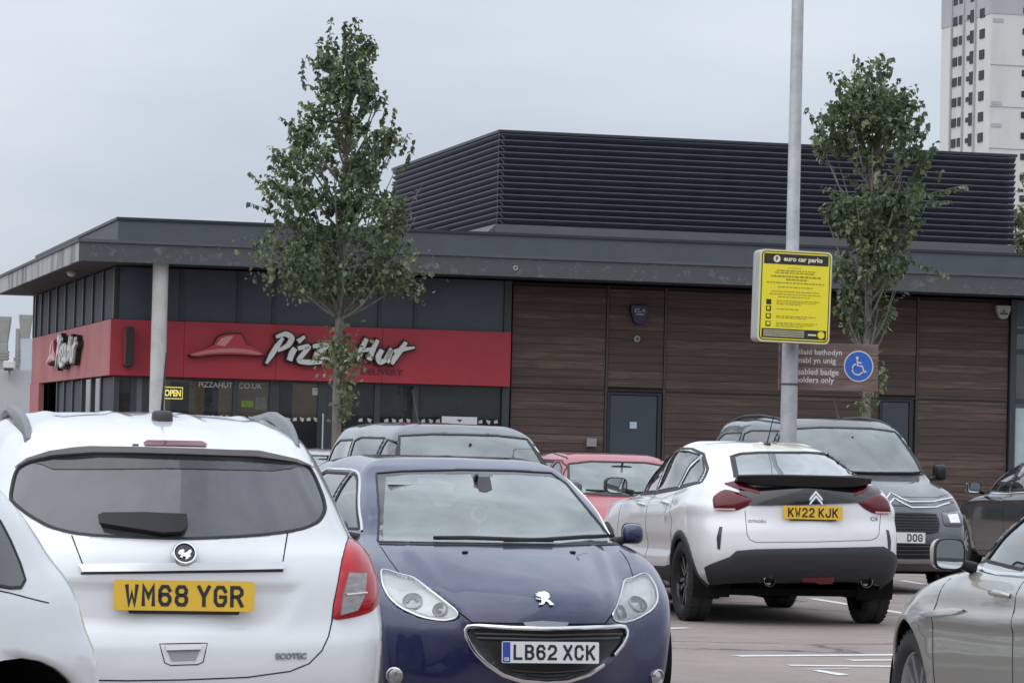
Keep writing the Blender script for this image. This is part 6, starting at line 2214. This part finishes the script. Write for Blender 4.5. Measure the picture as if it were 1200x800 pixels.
# ------------------------------------------------------------------ lamp post and its signs
LD = 33.3
lp = at(924, 505, LD)
post = empty('lamp_post', (lp.x, lp.y, 0), A0)
tag(post, 'tall galvanised lamp post behind the white fastback', 'lamp post')
b = MB()
zs = at(922, 402, LD).z
b.lathe([(.12, 0), (.12, .03), (.083, .035), (.083, zs), (.079, zs + .03), (.067, zs + .05), (.056, 8.2)], 24, 'z')
b.build('shaft', GREYMET, post, smooth=40)
b = MB()
b.box((-.035, -.088, .45), (.035, -.07, 1.0))
b.build('access_door', GREYMET, post)
b = MB()
b.tube([(0, 0, 8.15), (0, -.2, 8.45), (0, -.7, 8.55)], .035, 10)
b.build('arm', GREYMET, post, smooth=50)
b = MB()
b.sell((0, -.95, 8.55), (.14, .32, .06), .6, .6)
b.build('lantern', GREYMET, post, smooth=50)
b = MB()
b.lathe([(.086, zs - .42), (.088, zs - .42), (.088, zs - .40), (.086, zs - .40)], 20, 'z', closed=True)
b.build('strap', mat('strap_dark', (.08, .08, .08), .5, metal=.5), post)

# yellow notice box
def plane_pt(px, py, org):
    d = pix_dir(px, py)
    p = CO + d * ((org - CO).dot(BN) / d.dot(BN))
    return (p - org).dot(BU), p.z
org = Vector((lp.x, lp.y, 0)) - BN * .34
x0, z1 = plane_pt(890, 292, org)
x1, z0 = plane_pt(972, 403, org)
cx, cz = (x0 + x1) / 2, (z0 + z1) / 2
W, Hh = (x1 - x0), (z1 - z0)
ys = empty('car_park_sign', org + BU * cx + Vector((0, 0, cz)), A0)
tag(ys, 'yellow car park notice in a grey box fixed to the lamp post', 'car park sign')
ys.rotation_euler = (0, R(.9), A0)
def rr(w_, h_, r_):
    pl = []
    for (sx, sz, a0) in ((1, 1, 0), (-1, 1, 90), (-1, -1, 180), (1, -1, 270)):
        for i in range(5):
            q = R(a0 + 22.5 * i)
            pl.append((sx * (w_ / 2 - r_) + r_ * math.cos(q), sz * (h_ / 2 - r_) + r_ * math.sin(q)))
    return pl
YEL = mat('notice_yellow', (.78, .66, .02), .4, coat=.3)
PALEY = mat('notice_rim', (.62, .60, .30), .5)
BLK = mat('notice_black', (.018, .017, .012), .5)
GRB = mat('notice_box_grey', (.33, .34, .33), .55, var=.1, vscale=6)
MB().prism(rr(W, Hh, .05), .0, .21, 'xz').build('box', GRB, ys, bevel=.008)
MB().prism(rr(W, Hh, .05), -.012, -.0005, 'xz').build('rim', PALEY, ys)
MB().prism(rr(W - .035, Hh - .035, .04), -.0145, -.0125, 'xz').build('border', BLK, ys)
face = MB().prism(rr(W - .055, Hh - .055, .032), -.017, -.015, 'xz').build('face', YEL, ys)
FM = frame((0, -.0185, 0), (1, 0, 0), (0, 0, 1), (0, -1, 0))
def fbox(x0, z0, x1, z1, m, name, t=.0):
    return MB().box((x0, -.0185 - t, z0), (x1, -.0172, z1)).build(name, m, face)
hw, hh = (W - .055) / 2, (Hh - .055) / 2
fbox(-hw + .012, hh - .115, hw - .012, hh - .012, BLK, 'header')
fbox(-hw + .012, -hh + .012, hw - .012, -hh + .105, BLK, 'footer')
PY = mat('notice_pale_text', (.70, .68, .45), .5)
text_obj('header_lettering', 'euro car parks', W * .54, .062, PY, face, FM @ Matrix.Translation(Vector((.07, hh - .066, .002))), bold=.03)
MB().lathe([(.001, -.0215), (.036, -.0215), (.036, -.019)], 20, 'y', c=(-hw + .145, 0, hh - .064)).build('header_disc', PY, face)
text_obj('parking_letter', 'P', .026, .042, BLK, face, FM @ Matrix.Translation(Vector((-hw + .145, hh - .064, .0045))), bold=.03)
random.seed(4)
q = MB()
def textline(z, xa, xb, h):
    x = xa
    while x < xb:
        l = random.uniform(.012, .05)
        q.box((x, -.0186, z - h / 2), (min(x + l, xb), -.0172, z + h / 2))
        x += l + .009
top = hh - .15
for (dz, a, c, h) in ((.0, -.08, .06, .006), (.028, -.2, .2, .012), (.05, -.22, .19, .012), (.085, -.26, .26, .017), (.115, -.1, .12, .015), (.148, -.30, .30, .012), (.19, -.18, .18, .010), (.235, -.25, .25, .009), (.262, -.27, .27, .009), (.288, -.18, .16, .009), (.325, -.19, .26, .008), (.343, -.19, .22, .008), (.36, -.19, .06, .008), (.408, -.19, .04, .009), (.478, -.19, .22, .008), (.494, -.19, .12, .008), (.545, -.19, .24, .008), (.562, -.19, .2, .008), (.58, -.19, .1, .008)):
    textline(top - dz, a, c, h)
o = q.build('small_print', mat('notice_print', (.30, .25, .02), .6), face)
o['kind'] = 'stuff'
for k, dz in enumerate((.342, .408, .482, .558)):
    ic = fbox(-hw + .05, top - dz - .026, -hw + .102, top - dz + .026, BLK, 'icon')
    if k:
        fbox(-hw + .06, top - dz - .012, -hw + .082 + .004 * k, top - dz + .018, YEL, 'icon_mark', t=.0015)
for k in range(4):
    z = -hh + .03 + .018 * k
    fbox(-hw + .03, z, hw - .24, z + .006, PY, 'footer_line', t=.001)
MB().lathe([(.001, -.0215), (.036, -.0215), (.036, -.019)], 20, 'y', c=(hw - .065, 0, -hh + .06)).build('footer_disc', YEL, face)
fbox(hw - .20, -hh + .05, hw - .115, -hh + .065, PY, 'footer_line', t=.001)
# bracket arms from post to box
MB().box((-cx - .03, .21, -.28), (-cx + .03, .30, -.22)).build('bracket', GREYMET, ys)
MB().box((-cx - .03, .21, .22), (-cx + .03, .30, .28)).build('bracket', GREYMET, ys)

# brown timber sign behind the post
org2 = Vector((lp.x, lp.y, 0)) + BN * .12
x0, z1 = plane_pt(914, 400, org2)
x1, z0 = plane_pt(1028.5, 459.5, org2)
bs = empty('disabled_bay_sign', org2 + BU * ((x0 + x1) / 2) + Vector((0, 0, (z0 + z1) / 2)), A0)
bs.rotation_euler = (0, R(-.4), A0)
tag(bs, 'brown timber disabled bay sign with blue wheelchair roundel behind the lamp post', 'parking sign')
W, Hh = x1 - x0, z1 - z0
BRW = mat('sign_timber', (.155, .098, .088), .8, color2=(.27, .195, .18), vscale=3.5, cov=(.45, .75), stretch=(.7, 3, 7), bump=.3, bscale=30)
nb = 4
for k in range(nb):
    MB().box((-W / 2, 0, -Hh / 2 + Hh * k / nb + .003), (W / 2, .03, -Hh / 2 + Hh * (k + 1) / nb - .003)).build('plank', BRW, bs, bevel=.003)
SW = mat('sign_lettering_white', (.62, .60, .60), .6)
def bline(s, px0, py0, px1, py1):
    a, zt = plane_pt(px0, py0, org2)
    c, zb = plane_pt(px1, py1, org2)
    M = frame(((a + c) / 2 - (x0 + x1) / 2, -.002, (zt + zb) / 2 - (z0 + z1) / 2), (1, 0, 0), (0, 0, 1), (0, -1, 0))
    text_obj('lettering', s, c - a, abs(zt - zb), SW, bs, M, bold=.018)['kind'] = 'stuff'
bline('Deiliaid bathodyn', 926, 408, 986.5, 418.5)
bline('anabl yn unig', 931.5, 418, 979.5, 428)
bline('Disabled badge', 926.5, 431, 982.5, 442)
bline('holders only', 932, 440.5, 977, 451)
cxp, czp = plane_pt(1006, 429.3, org2)
cx2, cz2 = cxp - (x0 + x1) / 2, czp - (z0 + z1) / 2
rad = 18.5 / FPX * LD
ro = MB().lathe([(.001, -.006), (rad, -.006), (rad, .0)], 36, 'y', c=(cx2, 0, cz2)).build('roundel_rim', SW, bs)
MB().lathe([(.001, -.0085), (rad * .92, -.0085), (rad * .92, -.006)], 36, 'y', c=(cx2, 0, cz2)).build('roundel', mat('disabled_blue', (.025, .12, .48), .45), ro)
wc = MB()
def wtube(pts, r_):
    wc.tube([(cx2 + p[0] * rad, -.0095, cz2 + p[1] * rad) for p in pts], r_ * rad, 8)
wc.lathe([(.001, -.0125), (.10 * rad, -.0125), (.10 * rad, -.009)], 14, 'y', c=(cx2 - .12 * rad, 0, cz2 + .52 * rad))
wtube([(-.12, .40), (-.08, .02), (.22, .0), (.36, -.38), (.52, -.34)], .065)
wtube([(-.10, .22), (.18, .20)], .055)
wtube([(-.20 + .36 * math.cos(R(t)) + .12, -.20 + .36 * math.sin(R(t))) for t in range(110, 345, 15)], .05)
wc.build('wheelchair_symbol', SW, ro)
MB().box((-W / 2 - .0 + .02, .031, -.05), (-W / 2 + .16, .045, .05)).build('bracket', GREYMET, bs)

# ------------------------------------------------------------------ trees
def leaf_mat(name, c):
    m = bpy.data.materials.new(name)
    m.use_nodes = True
    nt = m.node_tree
    b = nt.nodes['Principled BSDF']
    b.inputs['Base Color'].default_value = (*c, 1)
    b.inputs['Roughness'].default_value = .45
    b.inputs['Specular IOR Level'].default_value = .4
    o = nt.nodes['Material Output']
    t = nt.nodes.new('ShaderNodeBsdfTranslucent')
    t.inputs[0].default_value = (c[0] * 1.6, c[1] * 1.7, c[2] * .8, 1)
    mx_ = nt.nodes.new('ShaderNodeMixShader')
    mx_.inputs[0].default_value = .22
    nt.links.new(b.outputs[0], mx_.inputs[1])
    nt.links.new(t.outputs[0], mx_.inputs[2])
    nt.links.new(mx_.outputs[0], o.inputs[0])
    return m
LEAF = [leaf_mat('leaf_dark', (.062, .090, .058)), leaf_mat('leaf_mid', (.108, .148, .084)), leaf_mat('leaf_light', (.18, .22, .125)), leaf_mat('leaf_pale', (.27, .28, .19))]
BARK = mat('bark_grey', (.20, .19, .165), .9, color2=(.10, .095, .08), vscale=8, cov=(.35, .7), bump=.6, bscale=25, stretch=(2, 2, .5))
def make_tree(label, px, base_py, d, prof, leaves, trunk_r, seed, fork_y, extra=(), lsize=.075, shoots=(), group='street trees in the car park'):
    random.seed(seed)
    rnd = random.random
    root_p = at(px, 500, d)
    t = empty('tree', (root_p.x, d, 0))
    tag(t, label, 'tree', group)
    k = d / FPX
    def loc(x, y):      # pixel offset -> local x, z
        q = at(x, y, d)
        return q.x - root_p.x, q.z
    lean = lambda z: loc(px, 500)[0]
    ztop = loc(px, prof[0][0])[1]
    P = [(loc(px, y)[1], l * k, r * k) for y, l, r in prof]
    P.sort()
    zl = [p[0] for p in P]
    Lw, Rw = [p[1] for p in P], [p[2] for p in P]
    def rad(z, az):
        l, r = np.interp(z, zl, Lw), np.interp(z, zl, Rw)
        c = math.cos(az)
        side = r if c > 0 else l
        dep = .5 * (l + r)
        return 1.12 * math.hypot(side * c, dep * math.sin(az))
    zfork = loc(px, fork_y)[1]
    tx = loc(prof[0][3] if len(prof[0]) > 3 else px, prof[0][0])[0] if False else 0
    tr = MB()
    path, rs = [], []
    for i in range(15):
        f = i / 14
        z = ztop * .97 * f
        path.append((.05 * math.sin(f * 7 + seed) * f, .05 * math.cos(f * 5) * f, z))
        rs.append(trunk_r * (1 - .25 * min(1, z / zfork)) * (1 if z < zfork else max(.07, 1 - (z - zfork) / (ztop - zfork)) ** .8) + (.35 * trunk_r if i == 0 else 0))
    tr.tube(path, rs, 9)
    def trunk_at(z):
        f = z / (ztop * .97)
        return Vector((.05 * math.sin(f * 7 + seed) * f, .05 * math.cos(f * 5) * f, z))
    cv, cf, cm = [], [], []
    def leaf(p, dirv, size, bright):
        a = (dirv + Vector((rnd() - .5, rnd() - .5, rnd() - .8)) * 1.1).normalized()
        n = Vector((rnd() - .5, rnd() - .5, rnd() * .9 + .1))
        s = a.cross(n)
        if s.length < .05:
            s = a.cross(Vector((1, 0, 0)))
        s.normalize()
        n = s.cross(a)
        w_ = size * .40
        fold = n * size * .10
        i0 = len(cv)
        cv.extend([p, p + a * size * .45 + s * w_ + fold, p + a * size * 1.0 - n * size * .12, p + a * size * .45 - s * w_ + fold])
        m = bright if rnd() < .7 else int(rnd() * 3)
        cf.append((i0, i0 + 1, i0 + 2))
        cm.append(m)
        cf.append((i0, i0 + 2, i0 + 3))
        cm.append(m)
    def spray(p, dirv, length, n, droop=.25):
        "a twig with alternating leaves"
        dirv = dirv.normalized()
        q = p.copy()
        step = length / n
        bright = random.choices((0, 1, 2, 3), (4.2, 3.4, 1.5, .35))[0]
        pts = [p]
        for i in range(n):
            dirv = (dirv + Vector((rnd() - .5, rnd() - .5, rnd() - .5)) * .3 + Vector((0, 0, droop * .1))).normalized()
            q = q + dirv * step
            pts.append(q)
            s = Vector((rnd() - .5, rnd() - .5, rnd() - .6))
            leaf(q, s, lsize * (.7 + .6 * rnd()), bright)
            if rnd() < .7:
                leaf(q, -s, lsize * (.6 + .6 * rnd()), bright)
        return pts
    limbs = 46
    zc0 = zl[0]
    ga = 2.39996
    total = 0
    for i in range(limbs):
        f = (i + .5) / limbs
        z_tip = zc0 + (ztop - zc0) * (f ** .9) * .985
        az = i * ga + seed
        r = rad(z_tip, az) * (.72 + .36 * rnd())
        rise = min(z_tip - zfork * .92, .45 + 1.0 * r) if z_tip > zfork * .95 else .1
        st_ = trunk_at(max(zfork * .9, z_tip - max(rise, .12)))
        tip = Vector((r * math.cos(az), r * math.sin(az), z_tip)) + trunk_at(z_tip) * Vector((1, 1, 0)).length * 0
        mid = st_.lerp(tip, .5) + Vector((math.cos(az), math.sin(az), -.3)) * .12 * r
        pts = [st_, st_.lerp(mid, .5) + Vector((0, 0, -.03)), mid, mid.lerp(tip, .55) + Vector((0, 0, .02)), tip]
        tr.tube(pts, [trunk_r * .32, trunk_r * .24, trunk_r * .17, trunk_r * .1, trunk_r * .05], 5)
    # sprays filling the crown volume, thicker towards the shell, thinned by clumps
    clumps = []
    for i in range(int(leaves / 130)):
        while True:
            z = zc0 + (ztop - zc0) * rnd()
            if rnd() < (np.interp(z, zl, Lw) + np.interp(z, zl, Rw)) / (2 * max(max(Lw), max(Rw))):
                break
        az = rnd() * 2 * math.pi
        r = rad(z, az) * math.sqrt(rnd()) * .95
        clumps.append(Vector((r * math.cos(az), r * math.sin(az), z)))
    while len(cf) // 2 < leaves:
        c = random.choice(clumps)
        p = c + Vector((random.gauss(0, .125), random.gauss(0, .125), random.gauss(0, .11)))
        az = math.atan2(p.y, p.x)
        rr_ = math.hypot(p.x, p.y)
        lim = rad(min(max(p.z, zc0), ztop), az)
        if p.z > ztop or p.z < zc0 - .1 or rr_ > lim * 1.04 + .02:
            continue
        out_ = Vector((p.x, p.y, .35 * (.3 + rr_))).normalized() if rr_ > .02 else Vector((0, 0, 1))
        spray(p, out_ + Vector((0, 0, .5)), .10 + .10 * rnd(), 3 + int(rnd() * 3))
    for (x0, y0, x1, y1, dep) in shoots:
        a, za = loc(x0, y0)
        b_, zb_ = loc(x1, y1)
        A, B_ = Vector((a, dep, za)), Vector((b_, dep * 1.1, zb_))
        L = (B_ - A).length
        n = max(4, int(L / .045))
        pts = []
        for i in range(n + 1):
            p = A.lerp(B_, i / n) + Vector((rnd() - .5, rnd() - .5, 0)) * .02
            pts.append(p)
            br = random.choices((0, 1, 2), (4, 3, 1))[0]
            for s in (1, -1):
                dv = Vector((rnd() - .5, rnd() - .5, -.1 - .5 * rnd()))
                leaf(p, dv, lsize * (.75 + .4 * rnd()), br)
        tr.tube(pts, .005, 4)
    for (cx_, cy_, rx, ry, n, br) in extra:
        a, za = loc(cx_, cy_)
        for i in range(n):
            u_, v_ = random.gauss(0, .5), random.gauss(0, .5)
            p = Vector((a + u_ * rx * k, random.gauss(0, .5) * rx * k, za + v_ * ry * k))
            leaf(p, Vector((rnd() - .5, rnd() - .5, rnd() - .6)), lsize * (.65 + .6 * rnd()), random.choices((0, 1, 2, 3), br)[0])
    tr.build('trunk', BARK, t, smooth=60, fix=False)
    q = MB()
    q.v, q.f, q.mi = [tuple(p) for p in cv], [list(f) for f in cf], cm
    q.build('crown', LEAF, t, fix=False)
    return t
prof1 = [(18, 4, 4), (35, 14, 12), (50, 22, 18), (70, 34, 26), (90, 36, 42), (110, 44, 38), (126, 46, 37), (140, 58, 52), (170, 64, 66), (190, 70, 74), (215, 76, 84), (235, 84, 85), (260, 80, 77), (285, 85, 72), (305, 88, 76), (322, 70, 92), (338, 38, 78), (350, 8, 20)]
make_tree('slender tree with a pointed crown in front of the red sign band', 395, 600, 52.0, prof1, 10500, .085, 3, 352, lsize=.092,
          extra=((325, 290, 40, 26, 190, (3, 4, 2, .4)), (345, 318, 44, 22, 230, (3, 4, 2, .4)), (450, 312, 50, 22, 260, (3, 4, 2, .4)), (405, 328, 72, 22, 620, (4, 4, 1.5, .3)), (395, 342, 44, 12, 190, (4, 4, 2, .3)), (365, 338, 30, 12, 90, (3, 4, 2, .4)), (475, 335, 26, 14, 90, (2, 4, 3, .4)), (400, 415, 26, 30, 380, (1, 3, 4, 1.2)), (404, 452, 16, 26, 110, (2, 4, 3, .5)), (398, 480, 10, 26, 60, (3, 4, 2, .3))),
          shoots=((384, 60, 388, 19, .1), (402, 60, 405, 26, -.1), (372, 75, 374, 42, .1), (355, 100, 353, 66, .2), (345, 150, 328, 136, .1), (340, 165, 343, 138, 0), (448, 150, 452, 104, .1), (458, 165, 462, 128, -.2), (470, 200, 487, 164, 0), (470, 180, 477, 155, .2), (330, 240, 291, 200, .2), (325, 250, 290, 238, -.2), (330, 262, 297, 290, 0), (440, 318, 508, 320, -.2), (450, 330, 490, 345, -.1), (430, 100, 442, 90, 0)))
prof2 = [(72, 4, 5), (84, 30, 14), (100, 42, 26), (112, 44, 38), (128, 56, 44), (150, 57, 56), (180, 54, 62), (210, 54, 66), (235, 55, 66), (256, 48, 50), (276, 30, 42), (300, 25, 48), (320, 34, 50), (340, 31, 35), (365, 29, 30), (385, 26, 27), (402, 16, 14)]
make_tree('leafy young tree behind the yellow notice, growing up its own trunk', 1016, 600, 46.0, prof2, 7600, .075, 8, 400, lsize=.092,
          extra=((1014, 432, 14, 26, 90, (3, 4, 2, .5)), (1034, 440, 9, 22, 26, (2, 3, 4, 2)), (1014, 470, 12, 16, 40, (3, 4, 2, .5))),
          shoots=((1010, 90, 1013, 72, .1), (1060, 170, 1084, 130, .1), (1070, 190, 1084, 150, -.1), (1075, 230, 1134, 216, .1), (1080, 240, 1110, 236, -.1), (1060, 300, 1112, 322, .1), (960, 150, 944, 127, 0), (985, 110, 972, 84, 0), (980, 325, 968, 312, .1), (1035, 110, 1050, 104, 0)))
prof3 = [(190, 10, 10), (205, 20, 20), (230, 24, 30), (260, 28, 36), (290, 28, 40), (310, 20, 30)]
make_tree('bright green tree behind the right end of the building', 1216, 600, 84.0, prof3, 3500, .09, 12, 330, lsize=.11, group=None)
# sucker leaves in front of the eaves, left of the notice

# ------------------------------------------------------------------ unseen shed added behind the viewer, only for paint and glass to reflect
rs = empty('reflected_shed', (34, -78, 0), R(194))
tag(rs, 'long pale shed with a low pitched roof, added out of view for reflections', 'building')
b = MB()
b.box((-55, -9, 0), (55, 9, 6.2))
b.build('wall', mat('shed_cladding', (.30, .31, .32), .6, var=.1, vscale=.4), rs)
b = MB()
b.prism([(-9.6, 6.2), (9.6, 6.2), (0, 9.6)], -56, 56, 'yz')
b.build('roof', mat('shed_roof', (.12, .125, .13), .6), rs)
b = MB()
b.box((-50, -9.2, 0), (50, -9.01, 3.0))
b.build('shop_front', mat('shed_glass', (.03, .035, .04), .1), rs)
white_crossover()
navy_hatch()
white_coupe()
grey_carrier()
red_car()
grey_suv()
silver_saloon()
black_car()
left_white()
silver_far()
